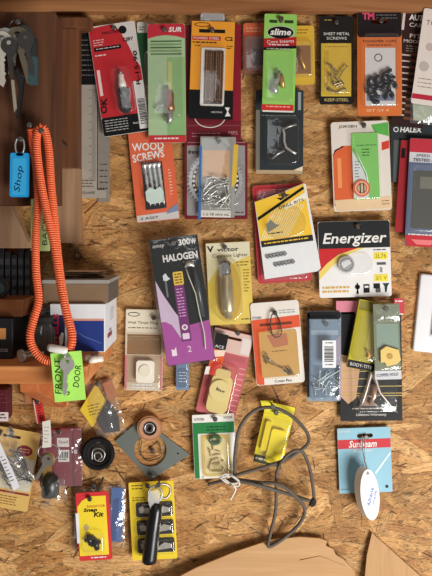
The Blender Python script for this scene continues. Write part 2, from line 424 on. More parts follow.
# --- maroon card behind the drill bits
T = Thing('tool_card', 'large dark maroon card with a thin white arc, behind the drill bit card', 'packet', (186, 25), 55, 118, 0, .005, GP, (27, 5), (3, 2.4))
b = T.mb(); MAR = card(120, 24, 38)
b.rect(0, 0, 55, 118, MAR, .0008, 0, 2); b.lines(6, 108, 34, 2, 3, card(190, 130, 130), .001, .8, 4)
b.rect(1, 100, 54, 101, card(150, 60, 66), .001)
b.text('MFS', 47, 108, 3.4, card(200, 150, 150), .001, 9)
b.poly(circ(24, 92, 15.5, 11, 26, 0, 10, 170) + circ(24, 92, 14.7, 10.2, 26, 0, 170, 10), WHITE, .0012)
b.poly(rrect(47, 0, 55, 96, 0), card(150, 22, 42), .001); b.build('card', T.root)

# --- drill bit card
T = Thing('drill_bit_card', 'orange and black card holding brown twist drill bits in a narrow clear tray', 'packet', (191.5, 20.5), 44, 98, -1.8, .012, GP, (21, 9), (2.2, 3), 'dark nail head in the slot of the drill bit card')
b = T.mb(); OR = card(243, 156, 34)
b.poly(rrect(0, 0, 44, 98, 1.2), BLACK, .0008, 0); b.rect(.4, .4, 43.6, 69, OR, .001)
b.poly(circ(11, 4, 8, 2.2), BLACK, .0012); b.poly(circ(11, 4, 7, 1.5), OR, .0014)
b.rect(1.5, 15.5, 30, 19.5, card(206, 44, 30), .0012); b.text('POWER STEEL', 15.7, 17.5, 2.4, WHITE, .0014, 26)
b.lines(2, 21, 28, 1, 2, INK, .0012, 1.2); b.text('C2', 38, 17.5, 4, INK, .0012, 8, bold=.03)
b.rect(8, 8.5, 19, 12, BLACK, .0012); b.rect(23, 8.5, 34, 12, BLACK, .0012)
b.text('MADE STRONG', 28, 91, 1.6, WHITE, .0012, 11); b.poly([(36, 86), (41, 86), (39.5, 90), (42, 94.5), (36.5, 95), (38.6, 90)], WHITE, .0012)
b.lines(4, 24.5, 10, 1, 2, INK, .0012); b.lines(36, 24.5, 42, 2, 2, INK, .0012)
b.build('card', T.root)
b = T.mb(); b.rect(11, 27, 35, 85, card(226, 222, 214), .0022, .001, 2); b.rect(14.5, 30, 33, 83, matte(60, 42, 30), .0024); b.build('tray', T.root)
for i in range(2):
    for j in range(4):
        b = T.mb(); u = 16.6 + i * 9.6 + j * 2.1; N = 26
        b.tube([(u, 31 + k * 1.95, .0045) for k in range(N)], [.0010 if (k % 2 and k < 15) else (.0017 if k < 15 else .0012) for k in range(N)], BRONZE if j % 2 else metal(150, 108, 70), 6); b.build('drill_bit', T.root)
b = T.mb(); b.blister(10.5, 26.5, 35.5, 85.5, .009, CLEAR, .001, 2); b.build('blister', T.root)
b = T.mb(); b.rect(9, -8, 33, 8, clear_mat('clear_hang_tab', (.9, .93, .96), .25, .1), -.0002, -.0008, 2); b.build('hang_tab', T.root)

# --- white and green card behind
T = Thing('hardware_card', 'white and green card mostly hidden behind the red and the pale green cards', 'packet', (137, 22), 12, 60, 0, .005, GP)
b = T.mb(); b.rect(0, 0, 12, 60, card(30, 92, 48), .0008, 0, 1.5); b.rect(.2, .2, 11.8, 11, card(214, 214, 206), .001, None, 1.5); b.lines(2, 5, 8, 2, 2.4, INK, .0012); b.build('card', T.root)

# --- spark plug card
T = Thing('spark_plug_card', 'red card with white corner and black foot holding a single spark plug', 'packet', (88, 27.5), 47, 111, 8.3, .011, GP, (26, 4.5), (2.4, 2), 'nail head at the top of the red spark plug card')
b = T.mb(); RED = card(206, 36, 44)
b.rect(0, 0, 47, 111, card(216, 210, 204), .0008, 0, 2.5)
b.poly([(.3, 2), (22, .4), (30, 6), (37, 22), (42, 38), (46.6, 46), (46.6, 60), (37, 60), (37, 92), (.3, 92)], RED, .001, None, T.holes and [T.holes[0]] )
b.rect(.2, 92, 46.8, 110.6, BLACK, .001, None, 2)
b.disc(34, 7.5, 4, INK, .0013); b.text('MASTER', 22, 8.3, 3, INK, .0014, 18, shear=.2)
b.text('CJ8Y', 38, 18, 4.4, INK, .0014, 11, bold=.02)
b.lines(3, 14, 14, 3, 2.4, card(230, 190, 190), .0013); b.rect(3, 21.5, 30, 25.5, INK, .0013); b.lines(5, 22.8, 28, 1, 2, card(220, 200, 200), .0015)
b.lines(3, 29, 14, 1, 2, card(236, 200, 200), .0013, 1.3)
b.rect(2.5, 44, 5.5, 70, card(235, 205, 200), .0013)
b.text('OK', 4.6, 80, 6.5, INK, .0014, 16, rot=-82, bold=.03); b.text('R-15-90', 42.5, 47, 4.2, INK, .0016, 34, rot=-88, bold=.02)
b.rect(37, 60, 46.8, 108, card(222, 220, 216), .0014); b.barcode(38.5, 78, 45.5, 104, INK, .0016, True)
b.lines(3, 95, 26, 5, 2.6, card(190, 188, 184), .0012, .7, 6); b.text('FRANCHISE', 38, 101.5, 1.8, WHITE, .0017, 14)
b.build('card', T.root)
b = T.mb(); WC = shiny(232, 226, 214)
b.tube([(26, 49, .006), (26, 51.5, .006)], [.0022, .0026], STEEL, 12); b.tube([(26, 51.5, .006), (26, 53, .006), (26, 57, .006), (26, 60.5, .006), (26, 66, .006)], [.003, .0045, .004, .0052, .0056], WC, 14); b.build('spark_plug_insulator', T.root)
b = T.mb(); b.tube([(26, 66, .006), (26, 67, .006), (26, 73, .006), (26, 74, .006), (26, 79, .006), (26, 80, .006), (26, 88, .006), (26, 88.5, .006), (26, 91, .006)], [.006, .0088, .0088, .0070, .0070, .0082, .0078, .0052, .0044], mat('blackened_steel', (40, 40, 44), .4, .1, 60, .3), 6)
b.build('spark_plug_shell', T.root)
b = T.mb(); b.blister(16, 45, 36.5, 92, .014, CLEAR, .001, 6); b.build('blister', T.root)

# --- pale green card with brass fitting
T = Thing('brass_fitting_card', 'pale green card with red header holding a brass fitting in a bulging clear blister', 'packet', (147.5, 24), 37.5, 119, .6, .017, GP, (17, 6), (2.4, 2.2), 'nail head in the red header of the pale green fitting card')
b = T.mb(); GRN = card(166, 198, 148)
b.rect(0, 0, 37.5, 119, GRN, .0008, 0, 2); b.poly([(.2, 2), (2, .2), (35.5, .2), (37.3, 2), (37.3, 15), (28, 12.5), (18, 11.5), (9, 12.5), (.2, 15)], card(206, 40, 58), .001)
b.text('SUR', 27.5, 6, 5, WHITE, .0013, 13, shear=.2, bold=.03)
for i in range(5): b.rect(3, 17 + i * 3.2, 34, 18.3 + i * 3.2, card(70, 110, 62) if i % 2 == 0 else card(118, 160, 100), .0011)
b.rect(19, 34, 37, 112, card(138, 184, 116), .001); b.rect(20, 38, 24, 96, card(190, 196, 110), .0012)
b.rect(.2, 111.5, 37.3, 118.8, card(214, 46, 52), .001); b.lines(6, 114, 32, 1, 3, WHITE, .0013, 1.4)
b.build('card', T.root)
b = T.mb(); BR = metal(160, 112, 78)
b.tube([(22, 68, .009), (22, 70, .009), (22, 71, .009), (22, 82, .009), (22, 83, .009), (22, 88, .009)], [.004, .0042, .0058, .0058, .0066, .0066], BR, 12); b.build('brass_fitting', T.root)
b = T.mb(); b.tube([(22, 88, .009), (22, 96, .009), (20, 101, .009)], [.004, .0045, .003], STEEL, 10); b.tube([(9, 88, .006), (14, 82, .007), (20, 84, .007)], .0015, STEEL, 8); b.build('metal_stem', T.root)
b = T.mb(); b.blister(-3, 29, 34.5, 96, .017, CLEAR, .001, 5); b.build('blister', T.root)

# --- wood screws
T = Thing('wood_screw_card', 'orange card of four long wood screws in a black window', 'packet', (128, 133.5), 43, 90, 5.8, .007, GP, (24, 6), (3, 2), 'nail holding the orange wood screw card')
b = T.mb(); OR2 = card(232, 100, 60)
b.rect(0, 0, 43, 90, OR2, .0008, 0, 1.5); b.text('WOOD', 18.5, 15, 8, WHITE, .0011, 32, rot=2, bold=.02); b.text('SCREWS', 18, 24.5, 8, WHITE, .0011, 32, rot=-5, bold=.02)
b.rect(10, 31, 31, 78, card(34, 30, 30), .001); b.poly([(.5, 83), (30, 82), (42.5, 80), (42.5, 89.5), (.5, 89.5)], card(208, 202, 196), .001)
b.poly([(33, 80), (42.5, 74), (42.5, 82), (30, 84)], card(120, 140, 176), .0012); b.text('2 ASST', 13, 86.3, 2.4, INK, .0013, 18); b.lines(36, 40, 39, 9, 3, card(250, 200, 170), .0011)
b.build('card', T.root)
for i in range(4): screw(T, (13.5 + i * 4.6, 33), (15.5 + i * 4.6, 75), .0020, ZINC, T.root, .0045)
b = T.mb(); b.poly([(12, 60), (17, 56), (22, 59), (27, 56), (30, 62), (28, 72), (16, 73), (12, 69)], card(206, 226, 216), .0074, .007); b.build('sticker', T.root)
b = T.mb(); b.blister(9, 30, 32, 79, .0065, CLEAR, .001, 3); b.build('blister', T.root)

# --- saw blade card
T = Thing('saw_blade_card', 'grey and maroon card with a toothed round saw blade, behind the nail pack', 'packet', (184.5, 142), 63, 77, 0, .006, GP)
b = T.mb(); b.rect(0, 0, 63, 77, MAR, .0008, 0, 1.5); b.rect(2.5, 3.5, 60.5, 73.5, card(150, 146, 146), .001, None, 1)
b.text('dremco', 10, 10, 4, INK, .0013, 13, bold=.02); b.lines(48, 70, 59, 1, 2, INK, .0013)
b.rect(3, 0, 61, 1, card(170, 110, 116), .001); b.build('card', T.root)
b = T.mb(); N = 44; pts = []
for i in range(N):
    for q, rr in ((0, 26.5), (.35, 29), (.5, 26.5)):
        an = 2 * PI * (i + q) / N; pts.append((31 + rr * math.cos(an), 39 + rr * math.sin(an)))
b.poly(pts, metal(176, 174, 172), .0026, .0012, [circ(31, 39, 3)])
b.ring(31, 39, 23.6, 20, card(40, 40, 40), .0028); b.ring(31, 39, 20, 12, card(206, 168, 50), .0028)
for i in range(30):
    an = 2 * PI * i / 30; b.disc(31 + 21.9 * math.cos(an), 39 + 21.9 * math.sin(an), 1.3, card(236, 232, 220), .003, n=8)
b.build('saw_blade', T.root)
b = T.mb(); b.blister(2, 8, 61, 70, .005, CLEAR, .001, 26); b.build('blister', T.root)

# --- nail pack
T = Thing('wire_nail_pack', 'clear flat box of loose silver wire nails over a tan paper insert', 'packet', (200, 136), 37, 82, -1, .0135, GP, (19, 5), (2.2, 2), 'nail from which the clear box of wire nails hangs')
b = T.mb(); b.rect(.5, .5, 36, 81, card(150, 150, 144), .0006, 0, 1); b.rect(3.5, 14, 30, 41, card(206, 160, 116), .0009); b.rect(2, 74, 32, 81, card(222, 218, 206), .0009)
b.text('1 x 18 wire nail', 18, 78, 2.6, INK, .0011, 26); b.rect(-.5, 10, 2.2, 84, card(52, 116, 190), .0009)
b.poly([(34, 8), (38.5, 8), (37.2, 46), (32, 52)], card(220, 180, 50), .0009); b.build('insert', T.root)
scatter(T, T.root, 38, (4, 41, 31, 73), 15, .0008, ZINC, 'wire_nail', 5, .002, .008, 0, 1.8)
b = T.mb(); b.blister(0, 1, 33, 80, .0095, CLEAR, .0006, 3); b.build('blister', T.root)

# --- packs behind the slime card
T = Thing('fuse_card', 'clear blister with orange-red header half hidden behind the bright green card', 'packet', (243, 23), 24, 51, 0, .006, GP)
b = T.mb(); b.rect(0, 0, 24, 51, card(150, 96, 70), .0007, 0, 3); b.rect(.3, .3, 23.7, 13, card(222, 100, 60), .001, None, 3); b.rect(3, 16, 23, 46, card(126, 92, 76), .001); b.rect(10, 26, 22, 42, card(70, 48, 40), .0012); b.lines(3, 5, 18, 2, 3, card(240, 180, 140), .0012)
b.build('card', T.root); b = T.mb(); b.blister(1, 14, 23.5, 49, .009, CLEARP, .0008, 4); b.build('blister', T.root)
b = T.mb(); b.tube([(12, 28, .004), (20, 28, .004), (20, 40, .004), (12, 40, .004)], .0012, DSTEEL, 6, True); b.build('wire_clip', T.root)
T = Thing('fuse_card', 'yellow card with amber blister sticking out to the right of the bright green card', 'packet', (290, 26), 24, 59, 1, .006, GP)
b = T.mb(); b.rect(0, 0, 24, 59, card(224, 176, 44), .0007, 0, 3); b.rect(4, 20, 20, 48, card(150, 100, 60), .001); b.lines(6, 4, 18, 2, 3, card(150, 110, 30), .0012); b.build('card', T.root)
b = T.mb(); b.blister(2, 16, 22, 52, .009, CLEARY, .0008, 4); b.build('blister', T.root)
b = T.mb(); b.tube([(9, 24, .004), (10, 34, .004), (14, 44, .004)], [.002, .003, .002], BRASS, 8); b.build('fitting', T.root)

# --- dark card with hook
T = Thing('hook_card', 'slate black card with a silver hook in a square blister, below the bright green card', 'packet', (256, 90), 47.5, 84, -.3, .008, GP)
b = T.mb(); SL = card(44, 52, 56)
b.rect(0, 0, 47.5, 84, SL, .0008, 0, 1); b.rect(.3, 80, 47, 83.8, card(186, 160, 120), .001); b.rect(0, 20, 4, 80, card(122, 116, 100), .001); b.rect(42, 2, 45, 20, card(150, 156, 158), .001)
b.rect(10, 28, 42, 74, card(28, 33, 37), .001, None, 5); b.lines(6, 25, 40, 1, 2, card(150, 150, 150), .0012); b.poly([(38, 80), (47, 76), (47, 81)], card(236, 214, 180), .0013)
b.build('card', T.root)
b = T.mb(); b.tube([(26, 40, .006), (33, 37, .007), (40, 35, .007)], .0016, STEEL, 8); b.tube([(26, 38, .006), (28, 44, .006), (28, 52, .006), (30, 58, .006), (36, 62, .006), (40, 64, .006)], .0019, ZINC, 8); b.tube([(16, 69, .005), (22, 64, .006), (28, 61, .006)], .0016, STEEL, 8); b.build('hook', T.root)
b = T.mb(); b.blister(9, 26, 42.5, 75, .011, CLEAR, .0008, 6); b.build('blister', T.root)

# --- slime card
T = Thing('tire_valve_card', 'bright green tall card with a black oval badge and a small valve tool', 'packet', (264.6, 13.8), 32.5, 98, -1.6, .025, GP, (16.5, 5.2), (2.6, 3.6), 'nail head in the top slot of the bright green card')
b = T.mb(); LG = card(142, 208, 88)
b.rect(0, 0, 32.5, 98, LG, .0008, 0, 1.5); b.rect(5, 6, 13, 9, card(40, 70, 30), .001); b.rect(20, 6, 29, 9, card(40, 70, 30), .001)
b.poly(circ(16.5, 18.5, 13.5, 6.6, 30), WHITE, .0010); b.poly(circ(16.5, 18.5, 13, 6.1, 30), INK, .0012); b.text('slime', 16.5, 18, 6.6, WHITE, .0014, 21, shear=.2, bold=.03)
b.poly([(0, 25), (32.5, 22.5), (32.5, 31), (0, 33.5)], card(196, 32, 34), .0011); b.text('Core Inserts', 16.5, 27.3, 3.4, WHITE, .0013, 27, rot=-4); b.lines(5, 30.3, 27, 1, 3, WHITE, .0013, 1)
b.poly([(0, 33.5), (32.5, 31), (32.5, 34), (0, 36.5)], INK, .0011); b.lines(3, 34.3, 26, 1, 2, card(190, 190, 190), .0013)
b.rect(-.5, 90.5, 31.5, 96.5, card(220, 40, 34), .0011); b.lines(4, 92, 28, 1, 2, card(255, 170, 150), .0013, 1.2)
b.rect(.5, 96.5, 31, 98, card(226, 226, 220), .0011); b.build('card', T.root)
b = T.mb(); b.tube([(12, 80, .007), (12, 75, .007), (12.5, 72, .007), (15, 66, .007), (16, 58, .007)], [.0045, .0045, .003, .003, .002], STEEL, 10); b.build('valve_tool', T.root)
b = T.mb(); b.tube([(20, 74, .006), (19, 66, .006), (18, 60, .006)], [.003, .003, .0015], BRASS, 9); b.build('valve_core', T.root)
b = T.mb(); b.blister(2, 38, 30, 88, .012, CLEAR, .001, 3); b.build('blister', T.root)

# --- sheet metal screws (yellow and black)
T = Thing('metal_screw_card', 'yellow and black card with a small heap of pointed screws behind clear plastic', 'packet', (319.5, 16.5), 33.5, 88, 0, .009, GP, (17, 6), (3, 2.2), 'nail head in the black header of the yellow screw card')
b = T.mb(); YE = card(218, 178, 44)
b.rect(0, 0, 33.5, 88, card(30, 28, 26), .0008, 0, 2); b.rect(1.5, 27, 31.5, 80, YE, .001); b.text('SHEET METAL', 17, 17.5, 2.8, WHITE, .0013, 26); b.text('SCREWS', 17, 22, 2.8, WHITE, .0013, 20)
b.text('KEEP-STEEL', 17, 83.5, 3, card(220, 200, 120), .0013, 24); b.lines(5, 3.4, 12, 1, 2, card(200, 170, 60), .0012); b.lines(5, 30, 28, 1, 2, card(160, 120, 20), .0012)
b.rect(5, 34, 9, 60, card(206, 160, 20), .0012); b.build('card', T.root)
scatter(T, T.root, 14, (8, 50, 27, 77), 11, .0011, metal(150, 140, 110), 'screw', 8, .003, .007)
b = T.mb(); b.blister(3, 28, 31, 79, .010, CLEAR, .001, 4); b.build('blister', T.root)

# --- orange card with black clips
T = Thing('clip_card', 'orange card with black header and dark metal clips over a white window', 'packet', (357, 11), 44.5, 105, .2, .013, GP, (22, 11), (8, 2), None)
b = T.mb(); ORC = card(226, 112, 46)
b.rect(0, 0, 44.5, 105, ORC, .0008, 0, 3); b.rect(.2, .2, 44.3, 26.5, card(32, 26, 28), .001, None, 3)
b.text('TM', 11, 5.5, 7, card(222, 70, 104), .0013, 12, bold=.05); b.lines(19, 4, 40, 2, 3, card(120, 116, 116), .0012)
b.text('TOUGHER CLIPS', 22, 30.5, 2.4, card(90, 36, 10), .0013, 34); b.lines(10, 34, 36, 1, 3, card(110, 44, 12), .0013)
b.rect(8, 37, 38, 95, card(216, 212, 210), .001); b.ring(21, 47, 4, 3.2, INK, .0013, n=18); b.text('SET OF 4', 20, 99.5, 2.6, card(255, 210, 160), .0013, 22)
b.rect(9, 84, 37, 90, card(120, 128, 150), .0012); b.build('card', T.root)
R = random.Random(4)
for i, (u, v) in enumerate([(14, 72), (21, 70), (28, 67), (33, 64), (13, 80), (20, 82), (28, 79), (34, 76), (31, 86), (18, 88)]):
    b = T.mb(); a = R.uniform(0, 3); r = 3.6
    pts = [(u + r * math.cos(a + x), v + r * 1.2 * math.sin(a + x), .004 + .0006 * (i % 3)) for x in [k * .55 for k in range(9)]]
    b.tube(pts, .0026, metal(52, 54, 62), 7); b.build('clip', T.root)
b = T.mb(); b.blister(4.5, 24, 41, 97, .012, CLEAR, .001, 5); b.build('blister', T.root)
nail(381, 21, .016, 'nail head in the black header of the orange clip card')

# --- black striped card
T = Thing('striped_card', 'black card with a white corner bracket and a ladder of pale stripes', 'packet', (403, 8), 32, 118, -6, .009, GP)
b = T.mb(); b.rect(0, 0, 32, 118, card(52, 30, 26), .0008, 0, 1.5); b.poly([(.5, 1), (31.5, 1), (31.5, 2.8), (3, 2.8), (3, 22), (.5, 22)], card(220, 200, 190), .001)
b.text('AUTO', 17, 8.5, 6, WHITE, .0011, 20, bold=.04); b.text('CARD', 17, 16, 4, WHITE, .0011, 18); b.text('FITS', 17.5, 27, 4, card(226, 214, 204), .0011, 16); b.text('MODELS', 15, 32.5, 3.2, card(226, 214, 204), .0011, 22); b.lines(7, 37, 28, 3, 2.4, card(150, 130, 120), .0011)
for i in range(11): b.rect(1, 46 + i * 6, 12, 47.4 + i * 6, card(206, 186, 170), .0011); b.rect(12, 44 + i * 6.4, 31, 46.8 + i * 6.4, card(112, 66, 42), .001)
b.build('card', T.root)

# --- white card at the edge + crumpled green bag
T = Thing('white_card', 'white card with a crimson stripe across its foot at the upper edge of the wall', 'packet', (424, 8), 40, 96, -8, .021, GP, (20, 6), (3, 2), 'nail holding the white card with the crimson stripe')
b = T.mb(); b.rect(0, 0, 40, 96, card(226, 214, 204), .0008, 0, 2); b.rect(.3, 86, 39.7, 91, card(196, 34, 60), .001)
b.text('TORX', 14, 14, 5, card(140, 100, 90), .001, 20); b.disc(11, 38, 4, card(196, 176, 164), .001); b.disc(8, 58, 5, card(190, 180, 170), .001); b.lines(4, 70, 36, 3, 4, card(150, 130, 124), .001)
b.build('card', T.root)
T = Thing('poly_bag', 'crumpled clear bag with green print below the white card with crimson stripe', 'bag', (410, 96), 40, 30, -4, .014, None, (20, 4), (2, 2), 'nail behind the crumpled clear bag with green print')
b = T.mb(); b.sheet([(0, 2), (40, 0), (40, 28), (2, 27)], .001, .004, BAG, 16, 12, .004, 3); b.build('bag', T.root)
b = T.mb(); b.sheet([(3, 4), (40, 4), (40, 24), (5, 24)], .0, .001, card(176, 186, 160), 8, 8, .001, 5); b.text('AB', 30, 10, 5, card(60, 110, 60), .0032, 10); b.build('insert', T.root)

# --- card with white lettering (charcoal) and red/blue card
T = Thing('plate_cover_card', 'charcoal card with white capitals along its top edge, behind the red and blue card', 'packet', (391, 122), 60, 60, -1, .005, GP)
b = T.mb(); b.rect(0, 0, 60, 60, card(46, 52, 56), .0008, 0, 1); b.rect(3, 18, 60, 60, card(86, 92, 92), .0009); b.ring(5, 7.5, 2.6, 1.8, WHITE, .0011, n=16); b.text('HALEX', 20, 7.5, 5.2, WHITE, .0011, 22, shear=.15, bold=.03); b.lines(3, 1.6, 22, 1, 2, card(200, 120, 130), .0011); b.build('card', T.root)
T = Thing('red_card', 'plain deep red card slanting out from behind the blue window card', 'packet', (401, 140), 34, 92, -4, .009, GP)
b = T.mb(); b.rect(0, 0, 34, 92, card(168, 34, 42), .0008, 0, 1); b.rect(1, 8, 5, 18, INK, .001); b.build('card', T.root)
T = Thing('switch_box_card', 'blue card with red header and grey window over a red foot strip', 'packet', (410, 138), 66, 108, -3, .014, GP, (34, 9), (10, 2.4), 'nail in the header slot of the blue card with red header')
b = T.mb(); b.rect(0, 0, 66, 108, card(96, 112, 140), .0008, 0, 1.5); b.rect(.3, .3, 65.7, 14, card(200, 46, 60), .001, None, 1.5); b.rect(.3, 14, 65.7, 24, card(206, 206, 212), .001)
b.text('SPEED WALL', 22, 17, 2.6, INK, .0013, 30); b.text('TESTED & BUILT', 22, 21.4, 2.8, card(24, 30, 60), .0013, 36, bold=.02); b.rect(5, 32, 62, 90, card(84, 84, 78), .001, None, 2); b.rect(12, 38, 62, 50, card(120, 118, 106), .0012)
b.poly([(0, 97), (66, 95), (66, 108), (2, 108)], card(206, 44, 54), .0012); b.lines(3, 95.4, 40, 1, 2, WHITE, .0014, 1.2); b.poly([(6, 101), (30, 101), (26, 106), (12, 106)], card(240, 120, 120), .0014); b.build('card', T.root)
b = T.mb(); b.blister(2, 27, 64, 94, .012, CLEAR, .001, 4); b.build('blister', T.root)

# --- green / orange card
T = Thing('edge_tool_card', 'white and orange card with a green panel behind a clear blister and an orange disc', 'packet', (330.5, 122.5), 58, 89.5, 2.2, .010, GP, (33, 4), (2.4, 3), 'nail at the top of the white and orange card')
b = T.mb(); b.rect(0, 0, 58, 89.5, card(226, 216, 204), .0008, 0, 3)
b.poly([(1, 32), (10, 24), (24, 24), (24, 80), (4, 84), (1, 84)], card(230, 98, 50), .001); b.poly([(40, 4), (57.6, 2), (57.6, 16), (44, 12)], card(84, 180, 70), .001); b.poly([(50, 22), (57.6, 20), (57.6, 28), (50, 30)], card(222, 60, 44), .001)
b.poly([(1, 34), (3, 28), (12, 24), (12, 25), (4, 29)], INK, .0012); b.text('JORGEN', 17, 5.2, 3.4, INK, .0013, 18)
b.poly([(1, 78), (57, 76), (57.5, 88), (3, 89)], card(232, 196, 150), .0011); b.lines(48, 80, 56, 2, 3, card(150, 110, 70), .0013); b.rect(5, 36, 9, 66, card(244, 150, 80), .0012)
b.build('card', T.root)
b = T.mb(); b.rect(20, 12, 46, 78, card(124, 204, 92), .0025, .001, 2); b.poly([(20, 30), (22, 33), (30, 48), (35, 64), (35, 77), (20, 77)], card(214, 220, 220), .0028); b.lines(22, 40, 27, 6, 3, card(120, 120, 120), .003); b.lines(30, 28, 38, 3, 3, card(40, 90, 40), .003); b.lines(25, 24, 44, 1, 2, card(70, 140, 60), .003)
b.tube([(22, 28, .0034), (27, 38, .0034), (33, 52, .0034), (35, 64, .0034)], .0008, card(240, 250, 240), 6); b.build('insert', T.root)
b = T.mb(); b.disc(28, 67, 8.5, card(230, 110, 60), .0045, .0028); b.ring(28, 67, 6.6, 5.6, card(250, 200, 170), .0047); b.disc(28, 67, 4, card(206, 190, 150), .0048); b.rect(26, 62, 27, 72, INK, .005); b.rect(29.5, 62, 30.5, 72, INK, .005); b.build('disc', T.root)
b = T.mb(); b.blister(19, 11, 47, 79, .009, CLEAR, .001, 3); b.build('blister', T.root)

# --- red framed yellow drill card
T = Thing('clamp_card', 'pink-red backing card with a long clear blister, behind the yellow-topped card', 'packet', (252, 186), 54, 98, 3.6, .006, GP)
b = T.mb(); b.rect(0, 0, 54, 98, card(202, 56, 66), .0008, 0, 3); b.rect(8, 60, 47, 92, card(206, 140, 130), .001); b.lines(32, 94, 42, 1, 2, WHITE, .0012, 1); b.build('card', T.root)
b = T.mb(); b.blister(3, 4, 51, 96, .006, CLEARP, .0008, 4); b.build('blister', T.root)
T = Thing('driver_bit_card', 'yellow and black topped card with white foot showing two rows of grey rings', 'packet', (253.8, 196), 53, 84, 7.5, .0145, GP, (30, 3.6), (3, 2), 'nail above the yellow-topped card with grey rings')
b = T.mb(); YD = card(246, 196, 40)
b.poly([(0, 6), (26, 0.5), (51, -6), (53, -5), (57, 80), (53, 83), (0, 84)], card(228, 230, 230), .0008, 0)
b.poly([(.3, 6), (26, 1), (50.8, -5.6), (53, 46), (.8, 46)], YD, .001)
for i in range(13): b.poly([(1 + i * 2.2, 44.5), (2.2 + i * 2.2, 44.5), (18 + i * 2.6, 14), (17 + i * 2.6, 14)], card(240, 224, 170), .0012)
b.poly([(1, 22), (50, -3), (50.8, -.5), (1, 25)], INK, .0014); b.poly([(22, 5), (33, -1), (36, 3), (26, 8)], INK, .0014); b.text('DRILL BITS', 36, 12.5, 2.6, INK, .0016, 26, rot=-12)
b.poly([(28, 14), (51, 3), (51.5, 9), (30, 18)], card(244, 236, 206), .0013)
b.poly([(8, 30), (14, 26), (18, 31), (22, 32), (14, 36), (9, 38)], card(126, 128, 130), .0015); b.lines(9, 39, 24, 1, 2, INK, .0015, 1)
b.poly([(1, 46), (53, 46), (53.2, 52), (1.2, 52)], card(40, 40, 36), .0014); b.lines(4, 48, 50, 1, 2, YD, .0016, 1.2)
b.build('card', T.root)
for j, (u0, v0, n) in enumerate(((6, 62, 6), (13, 71, 6))):
    for i in range(n):
        b = T.mb(); b.tube([(u0 + i * 3.4 + 1.7 * math.cos(x), v0 - .5 * i * .3 + 1.5 * math.sin(x), .0026) for x in [k * PI / 5 for k in range(10)]], .0008, metal(120, 122, 124), 5, True); b.build('ring', T.root)
b = T.mb(); b.blister(8, 18, 48, 46, .010, CLEARY, .0012, 12); b.build('blister', T.root)
b = T.mb(); b.tube([(26, 4, .002), (24, -2, .003), (26, -9, .003), (30, -9, .003), (31, -2, .003), (31, 4, .002)], .0007, DSTEEL, 6); b.build('hang_wire', T.root)

# --- coin cell card
T = Thing('coin_battery_card', 'white card with black top and bold white lettering holding a coin battery', 'packet', (317.5, 222), 72, 76, 1.6, .012, GP, (40, 5.5), (4, 2.2), 'nail in the slot of the coin battery card')
b = T.mb()
b.poly(rrect(0, 0, 72, 76, 2), card(234, 232, 228), .0008, 0); b.poly([(.2, 2), (2, .2), (70, .2), (71.8, 2), (71.8, 27), (.5, 27)], card(34, 36, 38), .001)
b.poly([(.4, 27), (40, 27), (20, 33), (8, 42), (.4, 50)], card(214, 36, 40), .0011); b.poly([(.4, 50), (8, 42), (20, 33), (40, 27), (46, 27), (28, 34), (12, 46), (.4, 58)], card(240, 210, 100), .0011)
b.text('Energizer', 36.5, 18.5, 14, WHITE, .0013, 64, shear=.2, bold=.018)
for i, s in enumerate(('2L76', '3/1 V')): b.rect(55, 32 + i * 22, 69, 39 + i * 22, card(246, 226, 60), .0011); b.text(s, 62, 35.5 + i * 22, 4.2, card(150, 130, 20), .0013, 11)
b.lines(55, 29, 69, 1, 2, INK, .0013); b.rect(58, 42, 67, 44.5, card(90, 90, 90), .0012); b.rect(61, 47, 63.4, 52, card(150, 150, 150), .0012)
b.lines(3, 65, 30, 2, 4, card(224, 170, 60), .0012, 2); 
b.disc(38, 66, 2.6, INK, .0012, n=10); b.rect(37, 70, 39, 73, INK, .0012); b.rect(37.4, 62, 38.6, 72, INK, .0012)
b.rect(44, 63.5, 50, 72, INK, .0012); b.rect(45, 65, 49, 67, WHITE, .0014); b.rect(54, 63, 60.5, 68, INK, .0012); b.rect(56, 68, 61, 72, card(90, 90, 90), .0012)
b.poly([(63, 63), (70, 63), (68, 66), (67, 72), (65.5, 72), (65, 66)], card(30, 60, 60), .0012)
b.build('card', T.root)
b = T.mb(); b.disc(27, 43, 8.2, STEEL, .005, .0012, n=26); b.ring(27, 43, 6.4, 5.6, metal(120, 120, 120), .0052); b.poly([(22, 41), (30, 38), (32, 42), (24, 47)], metal(230, 228, 224), .0052); b.build('coin_battery', T.root)
b = T.mb(); b.blister(17, 33, 54, 54, .0065, CLEAR, .001, 10); b.build('blister', T.root)

# --- switch plate
T = Thing('light_switch', 'white rectangular light switch with its cover plate tilted on the chipboard', 'light switch', (419.5, 273), 52, 78, -6, .001)
b = T.mb(); WP = shiny(236, 236, 238); b.blister(0, 0, 52, 78, .0065, WP, -.001, 2.5); b.build('cover_plate', T.root)
b = T.mb(); b.rect(15.5, 16, 36.5, 62, shiny(206, 206, 210), .0062, .005, 1); b.build('switch_frame', T.root)
b = T.mb(); b.rect(17, 17.5, 35, 60.5, WP, .009, .0058, 1); b.build('rocker', T.root, .0006)
for v in (7, 71):
    b = T.mb(); b.disc(26, v, 2, shiny(220, 220, 222), .0072, .006, n=14); b.rect(24.6, v - .3, 27.4, v + .3, matte(120, 120, 120), .00735); b.build('plate_screw', T.root)

